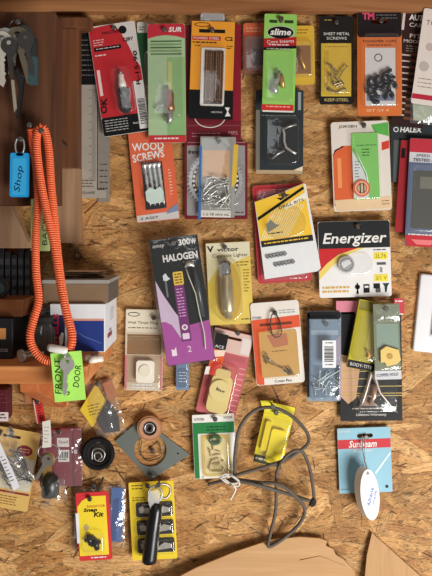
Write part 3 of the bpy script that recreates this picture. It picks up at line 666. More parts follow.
# --- cigarette lighter card
T = Thing('car_lighter_card', 'cream and yellow card with a dark metal car lighter in an oval blister', 'packet', (205.5, 243.5), 44, 82, 3, .008, GP, (19, 4.5), (2.4, 2.2), 'nail head in the cream and yellow lighter card')
b = T.mb(); YC = card(224, 194, 80)
b.rect(0, 0, 44, 82, YC, .0008, 0, 1); b.poly([(.3, .3), (43.7, .3), (43.7, 14), (28, 20), (10, 26), (.3, 40)], card(222, 214, 180), .001)
b.text('V', 4.5, 6, 6, INK, .0012, 7, bold=.04); b.text('victor', 22, 7, 4, INK, .0012, 22, bold=.02); b.text('Cigarette Lighter', 24, 13.5, 4.4, card(60, 54, 30), .0012, 36)
b.lines(30, 20, 42, 2, 3, card(120, 90, 20), .0012); b.lines(36, 28, 42, 8, 3, card(150, 116, 30), .0012, .9, 9); b.lines(32, 77, 42, 1, 2, INK, .0012)
b.poly(circ(20, 48, 13, 30, 28), card(206, 168, 40), .0011)
b.build('card', T.root)
b = T.mb(); b.tube([(19, 18, .0075), (19, 20, .0075), (19, 30, .0075), (19, 31, .0075)], [.005, .0065, .007, .006], shiny(40, 38, 34), 16); b.build('lighter_knob', T.root)
b = T.mb(); b.tube([(19, 31, .0075), (19, 33, .0075), (19, 37, .0075), (19, 37.5, .0075), (19, 66, .0075), (19, 69, .0075), (19, 70, .0075), (19, 75, .0075)], [.0065, .0082, .0082, .0092, .0092, .008, .006, .005], metal(186, 178, 158), 18); b.build('lighter_barrel', T.root)
b = T.mb(); b.blister(6, 17, 34, 79, .0165, CLEARY, .001, 13); b.build('blister', T.root)

# --- white plug card behind the halogen pack
T = Thing('plug_card', 'cream printed card with a small white plug in a pink-edged blister beside the white box', 'packet', (126, 309), 38, 81, -1.2, .006, GP, (28, 8), (2.6, 2), 'nail at the corner of the cream plug card')
b = T.mb(); b.rect(0, 0, 38, 81, card(214, 196, 170), .0008, 0, 1.5); b.rect(.4, .4, 37.6, 23, card(222, 210, 184), .001, None, 1.5)
b.poly(circ(8, 5, 6, 2.2), INK, .0012); b.poly(circ(8, 5, 5.2, 1.5), card(222, 210, 184), .0014); b.text('Wall Timer Plug', 17, 13.6, 3.4, INK, .0012, 30); b.lines(3, 18, 32, 1, 2, card(80, 70, 60), .0012)
b.rect(2, 25, 36, 45, card(140, 104, 64), .001); b.lines(8, 74.5, 30, 2, 2.6, WHITE, .0012, 1.6); b.rect(.3, 46, 37.7, 73, card(184, 156, 124), .001); b.rect(.3, 46, 2.4, 80, card(214, 120, 130), .0012); b.rect(35.6, 46, 37.7, 80, card(214, 120, 130), .0012); b.build('card', T.root)
b = T.mb(); b.poly(rrect(12, 50, 30, 72, 3), shiny(246, 242, 226), .009, .0015); b.disc(21, 60, 6, shiny(240, 234, 212), .0105, .009); b.build('plug', T.root, .0008)
b = T.mb(); b.blister(1, 26, 37, 78, .013, CLEAR, .001, 3); b.build('blister', T.root)

T = Thing('blue_pack', 'narrow slate blue pack peeking out below the purple halogen pack', 'packet', (176, 330), 13, 60, 0, .006, GP)
b = T.mb(); b.rect(0, 0, 13, 60, card(120, 140, 170), .0008, 0, 1); b.rect(2, 38, 11, 57, card(90, 108, 140), .001); b.lines(3, 42, 10, 4, 3, WHITE, .0012); b.build('card', T.root)
b = T.mb(); b.blister(.5, 20, 12.5, 58, .007, CLEARB, .001, 3); b.build('blister', T.root)

# --- halogen pack
T = Thing('halogen_lamp_pack', 'tall black and purple clear-rimmed lamp pack hanging at a slant', 'packet', (147.5, 239.5), 51.5, 130, 8.2, .0245, GP, (25, 7), (2.6, 2), 'nail behind the top of the black and purple lamp pack')
b = T.mb(); PUR = card(178, 78, 164); DG = card(24, 29, 32)
b.rect(1.5, 1.5, 50, 128, DG, .0008, 0, 2)
b.poly([(1.8, 44), (16, 74), (26, 91), (49.8, 88), (49.8, 125), (48, 127.8), (3.5, 127.8), (1.8, 126)], PUR, .001); b.poly([(1.8, 42), (8, 58), (17, 76), (27, 92), (20, 104), (12, 88), (6, 84), (1.8, 84)], card(208, 186, 212), .0012)
b.text('omsy', 10, 9, 4, WHITE, .0013, 12, shear=.2); b.text('300', 36, 7.5, 6.5, WHITE, .0013, 12, bold=.03); b.text('W', 45, 8, 5.6, WHITE, .0013, 5.5, bold=.03); b.rect(18, 9.5, 28, 12, INK, .0013)
b.text('HALOGEN', 30, 21.5, 7.4, WHITE, .0013, 35, bold=.035); b.lines(32, 27, 46, 1, 2, card(180, 180, 180), .0013)
b.rect(20, 36, 30, 49.5, card(240, 196, 60), .0014, None, 1.4); b.lines(21.5, 38, 28.5, 4, 2.8, card(120, 80, 10), .0016, 1.2)
b.rect(19.5, 49.5, 29.5, 106, card(126, 42, 120), .0013); b.lines(21, 53, 27.5, 10, 3, card(226, 170, 220), .0015, 1, 12)
b.disc(24.5, 92, 3, WHITE, .0015, n=14); b.disc(24.5, 92, 1.6, PUR, .0017, n=12); b.rect(21, 98, 28, 104, card(236, 210, 236), .0015, None, 1); b.text('2', 26, 114, 6, card(246, 220, 240), .0014, 4)
b.poly([(10, 38), (13, 36), (15, 40), (17, 42), (13, 44), (10, 43)], card(220, 224, 226), .0014); b.rect(11, 44, 13, 60, card(110, 116, 120), .0014); b.poly([(8, 112), (11, 113), (13, 110), (13, 119), (8, 119)], card(246, 226, 244), .0014)
b.build('card', T.root)
b = T.mb(); b.tube([(34, 34, .004), (36, 44, .005), (40, 60, .005), (41, 80, .005), (43, 100, .005), (42, 116, .004)], .0008, shiny(220, 222, 196), 6); b.build('lamp_wire', T.root)
b = T.mb(); b.tube([(33, 33, .004), (36, 30, .004), (41, 31, .004), (43, 34, .004)], [.001, .0035, .0035, .001], ZINC, 8); b.tube([(42, 34, .004), (43, 50, .004), (44, 84, .004)], [.0028, .004, .003], shiny(60, 66, 70), 10); b.build('halogen_tube', T.root)
b = T.mb(); b.blister(0, 0, 51.5, 130, .009, CLEAR, .0002, 4, 1); b.build('blister', T.root)

# --- pink card with cream timer plug
T = Thing('socket_card', 'pink card with a cream round-faced plug, slanting below the cream and yellow lighter card', 'packet', (215, 327), 40, 86, -13, .006, GP, (22, 7), (7, 1.4), None)
b = T.mb(); b.rect(0, 0, 40, 86, card(204, 96, 104), .0008, 0, 2); b.poly([(.4, .4), (39.6, .4), (39.6, 22), (.4, 22)], card(222, 186, 172), .001); b.rect(30, 4, 39, 20, card(226, 212, 206), .0012)
b.rect(3, 24, 37, 29, card(190, 90, 96), .001); 
for i in range(9): b.rect(33, 34 + i * 5.4, 39, 35.2 + i * 5.4, card(232, 150, 150), .0011)
b.build('card', T.root)
b = T.mb(); CR = shiny(232, 214, 150)
b.poly(rrect(8.5, 44, 29.5, 82, 6), CR, .009, .001); b.disc(18.5, 59, 10.5, shiny(238, 222, 166), .012, .008); b.rect(10.5, 38, 25.5, 47, shiny(226, 206, 150), .010, .001, 3); b.text('ing', 19, 59, 4.4, card(70, 60, 30), .0122, 9, rot=13, bold=.03)
b.build('plug', T.root, .0008)
b = T.mb(); b.blister(6.5, 33, 33, 84, .0135, CLEARY, .001, 6); b.build('blister', T.root)
b = T.mb(); b.rect(2.4, 4, 15, 22, card(30, 28, 28), .0095, .0088); b.poly([(2.4, 20), (15, 20), (15.4, 46), (2, 46)], card(232, 92, 40), .0097, .009); b.poly([(2.4, 22), (15, 19), (15, 25), (2.4, 29)], card(246, 214, 190), .0099); b.poly([(4, 36), (8, 28), (10, 34), (13, 29), (14, 40), (8, 46), (4, 44)], card(222, 58, 44), .0099); b.text('ACE', 8.5, 17, 3, WHITE, .0097, 9); b.poly([(0, 39), (4, 38), (4, 46), (0, 47)], WHITE, .01)
b.build('hang_label', T.root)
nail(238, 333, .0075, 'nail in the slot of the pink card with the cream plug')

# --- cotter pin card
T = Thing('cotter_pin_card', 'white and red-orange card with amber window of pins and a black wire hook on top', 'packet', (250, 303.5), 48.5, 82.5, 4.6, .010, GP, (24, 11), (2.4, 2.4), 'nail carrying the red-orange framed pin card')
b = T.mb(); b.rect(0, 0, 48.5, 82.5, card(230, 222, 210), .0008, 0, 3); b.poly([(.3, 17), (48.2, 15), (48.2, 27), (8, 29), (8, 82), (3, 82), (.3, 80)], card(232, 86, 46), .001)
b.text('STORM', 5.5, 15, 2.6, INK, .0012, 9); b.lines(28, 9, 44, 2, 2.4, card(140, 170, 176), .0012); b.rect(6, 29, 44, 75, card(216, 166, 92), .0011, None, 2); b.rect(8, 21, 40, 23.6, card(120, 50, 30), .0012); b.poly([(14, 33), (34, 32), (35, 44), (20, 46)], card(200, 120, 90), .0013); b.lines(18, 49, 33, 1, 2, card(130, 90, 40), .0013)
b.text('Cotter Pins', 27, 79.4, 2.8, INK, .0012, 17); b.build('card', T.root)
screw(T, (12, 60), (30, 68), .0008, BRASS, T.root, .005, 1.6, 'pin'); screw(T, (14, 56), (32, 73), .0008, STEEL, T.root, .004, 1.6, 'pin')
for i in range(5): screw(T, (26 + i * 2, 66 + i % 2), (33 + i * 1.2, 74), .0007, DSTEEL, T.root, .004, 1.6, 'pin')
for (u, v) in ((11, 53), (12, 58)):
    b = T.mb(); b.tube([(u + 1.8 * math.cos(x), v + 3 * math.sin(x), .004) for x in [k * PI / 6 for k in range(12)]], .0006, DSTEEL, 5, True); b.build('ring', T.root)
b = T.mb(); b.blister(6, 29, 44, 76, .009, CLEARY, .001, 4); b.build('blister', T.root)
b = T.mb(); b.tube([(24, 9, .007), (20, 13, .006), (18, 22, .006), (19, 32, .006), (22, 35, .006), (27, 34.5, .006), (29, 30, .006), (28, 20, .006), (25, 12, .007)], .0009, DSTEEL, 7); b.build('wire_hook', T.root)

# --- blue clear pack of brads with barcode
T = Thing('brad_nail_pack', 'smoky blue clear box with black top, a white barcode sticker and thin nails inside', 'packet', (307, 311), 34, 90, 0, .011, GP, (19, 13), (2.2, 2), 'nail holding the smoky blue box with barcode')
b = T.mb(); b.rect(0, 0, 34, 90, card(136, 150, 166), .0008, 0, 3); b.rect(.2, .2, 33.8, 8, BLACK, .001, None, 3); b.rect(0, 2, 2.4, 86, card(26, 28, 32), .001); b.rect(6, 54, 32, 86, card(110, 122, 136), .001); b.rect(4, 19, 31, 24, card(176, 186, 194), .001); b.poly([(27, 30), (33.6, 24), (33.6, 88), (28, 88)], card(188, 160, 170), .001); b.build('card', T.root)
b = T.mb(); b.blister(2.5, 7, 33, 88, .0105, CLEARB, .001, 4); b.build('blister', T.root)
b = T.mb(); b.rect(14, 28, 27.5, 55, card(236, 238, 240), .0122, .0117, .6); b.barcode(16, 34, 25, 49, INK, .0125, True); b.lines(17, 30, 25, 1, 2, INK, .0125); b.lines(17, 51.5, 25, 1, 2, INK, .0125); b.build('barcode_sticker', T.root)
scatter(T, T.root, 18, (6, 58, 32, 84), 17, .0006, ZINC, 'brad', 12, .003, .008, 0, 1.6)

# --- lifetime warranty card
T = Thing('pull_handle_card', 'tall black card with thin gold lines, a tan panel and a metal bracket', 'packet', (337, 300), 64, 121, .6, .009, GP, (33, 6), (2.4, 2), 'nail above the black card with gold lines')
b = T.mb(); b.rect(2, 8, 64, 121, card(24, 22, 23), .0008, 0, 1); b.rect(-1, 1, 22, 14, card(226, 130, 150), .0010, -.0002); b.rect(57, -1, 67, 15, card(216, 60, 74), .0010, -.0002); b.lines(58, 1, 66, 1, 2, WHITE, .0013, 1.4); b.lines(59, 14, 66, 1, 2, WHITE, .0013, 1.2)
b.poly([(2, 12), (18, 12), (11, 54), (2, 54)], card(20, 16, 20), .001); b.poly([(2.2, 54), (10, 56), (22, 68), (18, 98), (10, 104), (2.2, 96)], card(206, 156, 116), .001)
for v in (71, 78.5, 86, 93, 95.4): b.rect(2.2, v, 64, v + .8, card(206, 176, 90), .0013)
b.lines(14, 108, 54, 1, 3, card(190, 180, 160), .0013, 1.2); b.text('Lifetime Warranty', 33, 115, 3.4, card(226, 222, 214), .0013, 30); b.text('BODY FILLER', 21, 60, 2.2, card(220, 200, 160), .0013, 14, rot=8)
b.poly([(20, 98), (31, 82), (36, 86), (33, 100), (40, 106), (24, 106)], card(150, 120, 100), .0012); b.build('card', T.root)
b = T.mb(); ST2 = metal(170, 160, 150)
b.tube([(33, 68, .005), (32, 74, .005), (28, 88, .006), (24, 100, .006), (20, 108, .005)], [.002, .003, .002, .0022, .001], ST2, 8); b.tube([(33, 70, .005), (37, 80, .006), (41, 92, .006), (52, 106, .005), (58, 112, .004)], [.003, .003, .002, .002, .0012], ST2, 8); b.tube([(26, 94, .005), (33, 96, .006), (41, 94, .005)], .0016, ST2, 8)
b.tube([(36, 84, .005), (35, 96, .0055), (31, 104, .005)], [.0035, .004, .002], metal(190, 160, 140), 8); b.build('bracket', T.root)
b = T.mb(); b.blister(14, 64, 58, 112, .010, CLEAR, .001, 5); b.build('blister', T.root)

T = Thing('yellow_box', 'mustard yellow plastic box with black foot leaning over the black gold-lined card', 'packet', (359.5, 299), 27.5, 69, -11, .020, GP, (18, 5), (2, 2), 'nail above the mustard yellow box')
b = T.mb(); b.rect(0, 0, 27.5, 69, card(186, 176, 34), .0012, -.004, 1.5); b.rect(.3, 61, 27.2, 68.8, card(24, 22, 20), .0014); b.text('BODY-TITE', 14, 65, 3.2, WHITE, .0016, 22); b.rect(1, 1, 26, 10, card(140, 130, 50), .0014); b.rect(15, 12, 26, 56, card(206, 196, 70), .0014); b.build('box', T.root)
b = T.mb(); b.blister(3, 11, 25, 60, .009, CLEARY, .0012, 4); b.build('blister', T.root)
for i in range(5): screw(T, (16 + i * 1.5, 48 + i), (21 - i, 57 - (i % 2) * 2), .0009, BRASS, T.root, .005, 1.6, 'fastener')

T = Thing('clear_parts_bag', 'wrinkled greenish clear pack with a yellow piece inside and a pale foot band', 'packet', (372.5, 304), 28, 76, 1.5, .030, GP, (13, 5), (1.6, 1.6), 'nail above the greenish clear pack with the yellow piece')
b = T.mb(); b.rect(.5, 0, 26.5, 76, card(124, 132, 104), .0006, 0, 1); b.rect(.5, 67, 27, 75.6, card(206, 206, 210), .0008); b.text('COPPER HOLD', 13, 71, 3, card(70, 74, 90), .001, 22, rot=-3, bold=.02); b.rect(3, 20, 25, 44, card(136, 160, 144), .0008); b.build('insert', T.root)
b = T.mb(); b.poly([(6, 46), (12, 42), (24, 46), (26, 56), (22, 60), (12, 62), (10, 58), (6, 58)], shiny(236, 204, 110), .005, .001); b.disc(15, 52, 3, shiny(190, 150, 60), .0055, .004, n=12); b.build('yellow_piece', T.root)
b = T.mb(); b.blister(0, 16, 27, 66, .010, CLEAR, .0008, 5); b.sheet([(0, 0), (27, 0), (27, 18), (0, 18)], .001, .004, BAG, 10, 8, .004, 2, True, 4); b.build('blister', T.root)

# --- green and white card with hooks
T = Thing('hook_and_eye_card', 'white and dark green card with a cream window holding bent wire hooks', 'packet', (192, 415), 42, 64, 2.6, .010, GP, (23, 5), (2.2, 2.2), 'nail in the top of the white and dark green card')
b = T.mb(); b.rect(0, 0, 42, 64, card(234, 230, 222), .0008, 0, 1); b.rect(.3, 8, 41.7, 19, card(34, 130, 62), .001); b.rect(.3, 19, 5, 63.6, card(34, 130, 62), .001); b.text('ACROBA', 7, 4.5, 2.6, INK, .0012, 10); b.text('HOOK', 36, 3.8, 2.4, INK, .0012, 9); b.lines(14, 12, 33, 2, 3, card(16, 70, 36), .0012, 1.2); b.rect(8, 20.5, 37, 61.5, card(226, 196, 120), .0011); b.rect(11, 24, 33, 59, card(238, 222, 170), .0013, None, 3); b.text('25', 8, 62.3, 1.6, INK, .0013)
b.build('card', T.root)
for pts in (((15, 54), (18, 46), (24, 44), (30, 52), (28, 57), (18, 57), (15, 54)), ((16, 34), (18, 42), (26, 40), (31, 46), (24, 50), (17, 48)), ((20, 28), (20, 36), (27, 38), (30, 44))):
    b = T.mb(); b.tube([(p[0], p[1], .004) for p in pts], .0013, shiny(236, 226, 190), 7); b.build('wire_hook', T.root)
b = T.mb(); b.tube([(22 + 5 * math.cos(x), 25 + 3.6 * math.sin(x), .0045) for x in [k * PI / 8 for k in range(16)]], .0024, shiny(70, 110, 70), 7, True); b.build('grommet', T.root)
b = T.mb(); b.blister(9, 22, 36, 61, .0085, CLEARY, .001, 5); b.build('blister', T.root)

# --- bright yellow pack behind the cable
T = Thing('yellow_parts_pack', 'bright lemon yellow pack tilted inside the grey cable loop', 'packet', (266.5, 401), 29.5, 62, -13, .011, GP, (12, 9), (2.2, 2.2), 'nail in the bright lemon yellow pack')
b = T.mb(); b.rect(0, 0, 29.5, 62, card(240, 228, 40), .0008, 0, 1.5); b.poly([(-6, 1), (6, -2), (8, 8), (-2, 9)], card(226, 218, 30), .0006, -.0004); b.rect(.3, 54, 29.2, 61.8, card(60, 56, 40), .001); b.lines(2, 56.5, 14, 1, 3, WHITE, .0012, 1.6); b.rect(2, 14, 27, 52, card(232, 214, 20), .001, None, 2); b.lines(6, 8, 24, 1, 2, card(140, 140, 20), .0012); b.build('card', T.root)
b = T.mb(); b.poly(rrect(11, 24, 26, 58, 3), shiny(246, 228, 30), .007, .001); b.rect(4, 18, 10, 48, shiny(236, 216, 24), .006, .001, 2); b.build('yellow_insert', T.root, .0006)
b = T.mb(); b.blister(1.5, 12, 28.5, 58, .0085, CLEARY, .001, 4); b.build('blister', T.root)

# --- pale blue card with oval tag
T = Thing('thermostat_card', 'pale blue card with a red name band hanging alone on bare chipboard', 'packet', (337, 428.5), 53, 65, 2.2, .006, GP, (27.5, 8), (8, 2), None)
b = T.mb(); b.rect(0, 0, 53, 65, card(140, 192, 212), .0008, 0, 1); b.rect(.3, 11.5, 52.8, 20.5, card(214, 36, 46), .001); b.text('Sunbeam', 25, 16, 7, WHITE, .0012, 28, shear=.25, bold=.02); b.text('ELECTRIC', 26, 22.6, 2.4, WHITE, .0012, 20); b.text('REPAIR', 7, 3, 2.2, WHITE, .0012, 11); b.rect(46, 58, 49, 61, INK, .0012, None, 1.2); b.lines(2, 60.5, 9, 1, 2, card(80, 120, 140), .0012); b.poly([(36, 45), (52, 25), (52.4, 27), (37, 47)], card(216, 232, 238), .001)
b.build('card', T.root)
nail(366, 437, .009, 'nail in the slot of the pale blue card with the red band')
T2 = Thing('oval_tag', 'thick white oval plastic tag with faint blue writing, hung over the pale blue card', 'tag', (363.5, 491), 0, 0, 0, .0185)
b = T2.mb(); b.poly(circ(0, 0, 11, 26, 36, -9), shiny(240, 240, 238), .015, .001, [circ(-3.4, -21.5, 1.2, 1.2, 10)]); b.build('tag_body', T2.root, .0022)
b = T2.mb(); T2.root.rotation_euler = (0, 0, .42); b.text('Alhene', 0, 2, 4.4, card(90, 120, 200), .0155, 18, rot=-76); b.text('made', 5, 3, 3, card(120, 150, 210), .0155, 13, rot=-76); b.build('writing', T2.root)
b = T2.mb(); b.tube([(-3.4, -21.5, .018), (-2, -25, .012), (0, -30, .003), (1, -40, -.004), (2.4, -54, -.0075), (4, -50, -.004), (2.4, -30, -.001), (-3.4, -21.5, .0)], .0007, STEEL, 6); b.build('wire_tie', T2.root)

# ------------------------------------------------------------------ grey cable, plate, rings at the foot of the wall
def U(x, y): return (185 + x / 3.086, 380 + y / 3.086)
def smooth(pts, n=6, closed=False):
    o = []; L = len(pts); V = [Vector(p) for p in pts]
    for i in range(L if closed else L - 1):
        g = lambda j: V[j % L] if closed else V[max(0, min(L - 1, j))]
        a, b, c, d = g(i - 1), g(i), g(i + 1), g(i + 2)
        for k in range(n):
            t = k / n; o.append(.5 * ((2 * b) + (c - a) * t + (2 * a - 5 * b + 4 * c - d) * t * t + (3 * b - a - 3 * c + d) * t ** 3))
    if not closed: o.append(V[-1])
    return o
def pxtube(b, T, pts, r, m, n=8, k=6, org=None):
    """pts (px,py,d) on the photo's grid -> local metres of a Thing placed with w=h=a=0 at org"""
    L = [P(*p) - T.root.location for p in pts]
    b.tube(smooth([tuple(q) for q in L], k), r, m, n, raw=True)
T = Thing('cable', 'loosely coiled grey cable tied with a white wire, hanging over bare chipboard', 'cable', (233, 478), 0, 0, 0, .010)
b = T.mb(); CG = matte(98, 90, 82)
path = [(72, 322, .006), (110, 312, .012), (150, 300, .022), (154, 230, .024), (168, 150, .026), (210, 97, .027), (270, 85, .027), (330, 112, .027), (375, 160, .027), (380, 195, .028), (345, 225, .029), (300, 250, .029), (232, 272, .028), (150, 297, .024), (160, 306, .020), (230, 316, .024), (290, 322, .030), (345, 362, .022), (370, 400, .014), (352, 445, .012), (300, 492, .012), (258, 514, .016), (262, 480, .014), (280, 400, .014), (282, 300, .020), (296, 255, .034), (330, 222, .034), (362, 222, .026), (384, 270, .02), (396, 340, .016), (396, 378, .014), (376, 370, .018), (300, 346, .018), (230, 326, .030), (165, 312, .030), (130, 312, .026)]
pxtube(b, T, [(*U(x, y), d) for x, y, d in path], .0024, CG, 8, 6); b.build('cord', T.root)
b = T.mb(); pxtube(b, T, [(*U(*q), .033) for q in ((392, 368), (398, 376), (394, 384), (386, 380))], .0034, matte(50, 48, 46)); b.build('plug_end', T.root)
b = T.mb(); WT = shiny(226, 222, 212)
for pts in ([(112, 296), (130, 290), (160, 308), (168, 324), (150, 326), (120, 304)], [(108, 304), (140, 294), (166, 312), (150, 320), (128, 316), (114, 306)], [(140, 320), (156, 335), (150, 352), (140, 370)]):
    pxtube(b, T, [(*U(*q), .034) for q in pts], .0012, WT, 6)
b.build('wire_tie', T.root)
q = U(270, 82); nail(q[0], q[1], .028, 'nail over which the grey cable loop hangs')

T = Thing('steel_plate', 'thin grey diamond-hung steel plate with a large round cut-out', 'plate', (0, 0), 0, 0, 0, .003)
T.root.location = P(152, 449, .003)
b = T.mb(); g = lambda x, y: (x - 152, y - 449)
b.poly([g(115, 441), g(142, 418), g(189.5, 454), g(151, 480)], mat('steel_sheet', (112, 118, 112), .5, .15, 40, .3), .0016, 0, [circ(-1.5, 1, 16.2, 16.2, 40), circ(-1, 26.5, 1, 1, 8), circ(26, 4, 1, 1, 8)])
b.build('plate_sheet', T.root)
nail(150.8, 475.5, .006, 'small nail through the lower corner of the diamond-hung steel plate')
T = Thing('rubber_washer', 'brownish stepped rubber washer disc pinned at the top of the diamond steel plate', 'washer', (150, 427), 0, 0, 0, .006)
b = T.mb(); RB = mat('rubber', (170, 116, 78), .55, .15, 60); RD = matte(70, 54, 44)
b.ring(0, 0, 12.4, 7, RB, .007, 0, 34); b.ring(0, -.3, 10.4, 7.2, card(196, 142, 104), .0085, .006, 30); b.build('outer_ring', T.root, .0008)
b = T.mb(); b.disc(0, 0, 7.2, RD, .002, 0)
for r_, t_ in ((6.6, .005), (4.6, .005), (2.8, .005)): b.tube([(r_ * math.cos(x) - .3, r_ * math.sin(x), t_) for x in [k * PI / 10 for k in range(20)]], .0012, DSTEEL if r_ != 4.6 else STEEL, 6, True)
b.build('spring', T.root)
T = Thing('wire_scrap', 'thin dark bent wire curled inside the round cut-out of the steel plate', 'wire', (151, 450), 0, 0, 0, .002)
b = T.mb(); b.tube([tuple(v) for v in smooth([(-9, -10, .002), (-10, 2, .002), (-4, 10, .002), (6, 8, .002), (11, 4, .002), (8, -8, .003)], 6)], .0007, DSTEEL, 5); b.build('wire', T.root)
nail(152.5, 450.5, .004, 'screw head in the middle of the round cut-out of the steel plate')

T = Thing('rubber_gasket', 'black rubber gasket ring with coiled grey wire inside, beside the steel plate', 'gasket', (98.5, 452.5), 0, 0, 0, .012)
b = T.mb(); b.tube([(14.2 * math.cos(x), 14.2 * math.sin(x), .004) for x in [k * PI / 20 for k in range(40)]], .0036, matte(24, 24, 24), 10, True); b.tube([(11 * math.cos(x), 11 * math.sin(x), .002) for x in [k * PI / 20 for k in range(40)]], .003, matte(30, 30, 30), 8, True); b.build('ring', T.root)
b = T.mb(); b.tube([tuple(v) for v in smooth([(-6, 6, .004), (-5, -3, .004), (2, -5, .005), (7, 0, .005), (4, 7, .005), (-2, 6, .006), (-3, 0, .006), (2, -1, .006), (4, 3, .006), (0, 6, .006)], 6)], .0008, STEEL, 6); b.build('wire_coil', T.root)
b = T.mb(); b.disc(0, 0, 9.8, matte(56, 48, 42), .001, 0); b.build('backing', T.root)
nail(98, 441, .015, 'nail carrying the black rubber gasket ring')

# ------------------------------------------------------------------ lower packs
T = Thing('hose_clamp_pack', 'yellow card of three black-windowed chrome clamps below the steel plate', 'packet', (128.5, 482.5), 45, 78, 3, .010, GP, (19, 4), (2.2, 2), 'nail at the head of the yellow card with three black windows')
b = T.mb(); b.rect(0, 0, 45, 78, card(238, 204, 36), .0008, 0, 1.5); b.lines(3, 3, 14, 2, 3, INK, .0011); b.lines(3, 15, 16, 2, 2.4, card(120, 100, 10), .0011)
for i in range(3): b.rect(6, 20 + i * 18, 43, 35 + i * 18, card(40, 38, 34), .001, None, 2.5)
b.build('card', T.root)
for i in range(3):
    b = T.mb(); R = random.Random(i)
    b.poly([(9, 25 + i * 18), (13, 23 + i * 18), (17, 28 + i * 18), (22, 24 + i * 18), (27, 28 + i * 18), (33, 24 + i * 18), (40, 26 + i * 18), (40, 30 + i * 18), (28, 31.5 + i * 18), (18, 31 + i * 18), (10, 30 + i * 18)], metal(186, 180, 170), .0045, .001); b.rect(12, 25 + i * 18, 20, 29 + i * 18, card(220, 214, 200), .005, .0045); b.build('clamp', T.root, .0006)
    b = T.mb(); b.blister(5.5, 19.5 + i * 18, 43.5, 35.5 + i * 18, .008, CLEAR, .001, 3); b.build('blister', T.root)
T = Thing('flashlight', 'slim black torch on a ring, hung in front of the yellow clamp card', 'torch', (158, 484), 0, 0, 0, .026)
b = T.mb(); BK = shiny(26, 26, 28)
pts = [(-1, 18, .001), (-1.5, 22, .001), (-2, 26, .001), (-5, 46, .0), (-7, 62, -.001), (-8.5, 74, -.001), (-9, 78, -.001), (-9, 79, -.001)]
b.tube(pts, [.005, .0078, .0088, .0095, .0100, .0102, .0100, .008], BK, 14); b.build('barrel', T.root)
b = T.mb(); b.tube([(-3 + 7 * math.cos(x), 10 + 8 * math.sin(x), .001 + .001 * math.sin(x)) for x in [k * PI / 12 for k in range(24)]], .0016, STEEL, 7, True); b.build('split_ring', T.root)
b = T.mb(); b.poly([(-8, 6), (0, 4), (3, 12), (0, 22), (-7, 24), (-10, 14)], clear_mat('clear_tag', (.95, .95, .95), .35, .15), .005, .0042); b.build('clear_tab', T.root)
b = T.mb(); b.tube([tuple(v) for v in smooth([(-2, 3, .003), (4, -1, .003), (11, 2, .0), (12, 9, -.002), (8, 14, .0), (2, 12, .002)], 6)], .0017, metal(150, 140, 130), 7); b.build('hook', T.root)
nail(158.5, 484.5, .030, 'nail carrying the black torch over the yellow clamp card')

T = Thing('wire_tie_bag', 'clear bag with blue and maroon strips inside, behind the yellow and red card', 'bag', (74, 482), 53, 66, -2, .006, None, (20, 3), (1.6, 1.6), 'nail at the top of the clear bag with blue strips')
b = T.mb(); b.rect(38, 4, 50, 58, card(54, 100, 170), .001, .0002); b.poly([(40, 16), (46, 14), (44, 56), (38, 58)], card(30, 70, 140), .0013); b.rect(28, 20, 38, 66, card(150, 46, 60), .0012, .0004); b.rect(2, 30, 10, 56, card(226, 226, 228), .0012, .0004); b.build('strips', T.root)
b = T.mb(); b.sheet([(0, 6), (52, 0), (53, 62), (2, 70)], .0016, .005, BAG, 18, 20, .004, 6); b.build('bag', T.root)
b = T.mb(); b.tube([(24, 14, .008), (26, 4, .010), (30, -8, .008)], .0012, matte(40, 60, 50), 6); b.build('twist_tie', T.root)
T = Thing('snap_connector_card', 'small yellow card edged in red with two black snap connectors', 'packet', (75.5, 493), 33, 68, 3.4, .017, GP, (14, 6.5), (2.2, 2.2), 'nail in the red-edged yellow connector card')
b = T.mb(); b.rect(0, 0, 33, 68, card(226, 50, 52), .0008, 0, 2); b.poly([(1, 14), (6, 8), (14, 4), (30, 4), (30, 63), (1, 63)], card(248, 216, 36), .001); b.text('RADIATOR', 20, 14, 2.4, card(206, 40, 40), .0013, 18); b.text('Snap', 14, 18, 4.6, INK, .0014, 14, shear=.2, bold=.03); b.text('Kit', 22, 22.5, 4.6, INK, .0014, 10, shear=.2, bold=.03)
b.poly([(6, 34), (9, 31), (12, 34), (10, 38), (7, 38)], card(190, 170, 110), .0013); b.lines(12, 64.5, 27, 1, 2, WHITE, .0013, 1.2); b.rect(-1, 20, 2, 50, card(236, 236, 236), .0014); b.build('card', T.root)
for (u, v) in ((12, 45), (18, 50)):
    b = T.mb(); b.tube([(u - 1, v - 4, .003), (u, v, .005), (u + 1, v + 6, .004)], [.003, .0048, .0036], shiny(24, 24, 26), 10); b.tube([(u - 5, v + 2, .004), (u + 5, v - 1, .004)], .0022, shiny(30, 30, 32), 8); b.build('connector', T.root)
b = T.mb(); b.blister(5, 38, 27, 60, .011, CLEAR, .001, 5); b.build('blister', T.root)

T = Thing('yellow_tag_bag', 'small clear bag with a yellow folded label and a dark part, under the shelf end', 'bag', (84, 384), 34, 56, 14, .008, None, (13, 3), (1.6, 1.6), 'nail behind the bag with the yellow folded label')
b = T.mb(); b.poly([(-10, 24), (12, 2), (18, 24), (-2, 44)], card(232, 196, 44), .0012, .0004); b.lines(-2, 22, 10, 4, 3, card(120, 90, 20), .0015); b.build('label', T.root)
b = T.mb(); b.poly([(4, 38), (20, 20), (26, 40), (24, 54), (8, 52)], matte(56, 56, 58), .004, .0006); b.build('dark_part', T.root, .001)
b = T.mb(); b.poly([(18, 4), (28, 2), (30, 20), (20, 24)], card(190, 110, 50), .0012, .0004); b.build('orange_label', T.root)
b = T.mb(); b.sheet([(2, 0), (30, 0), (31, 56), (0, 56)], .004, .004, BAG, 14, 18, .004, 8); b.build('bag', T.root)

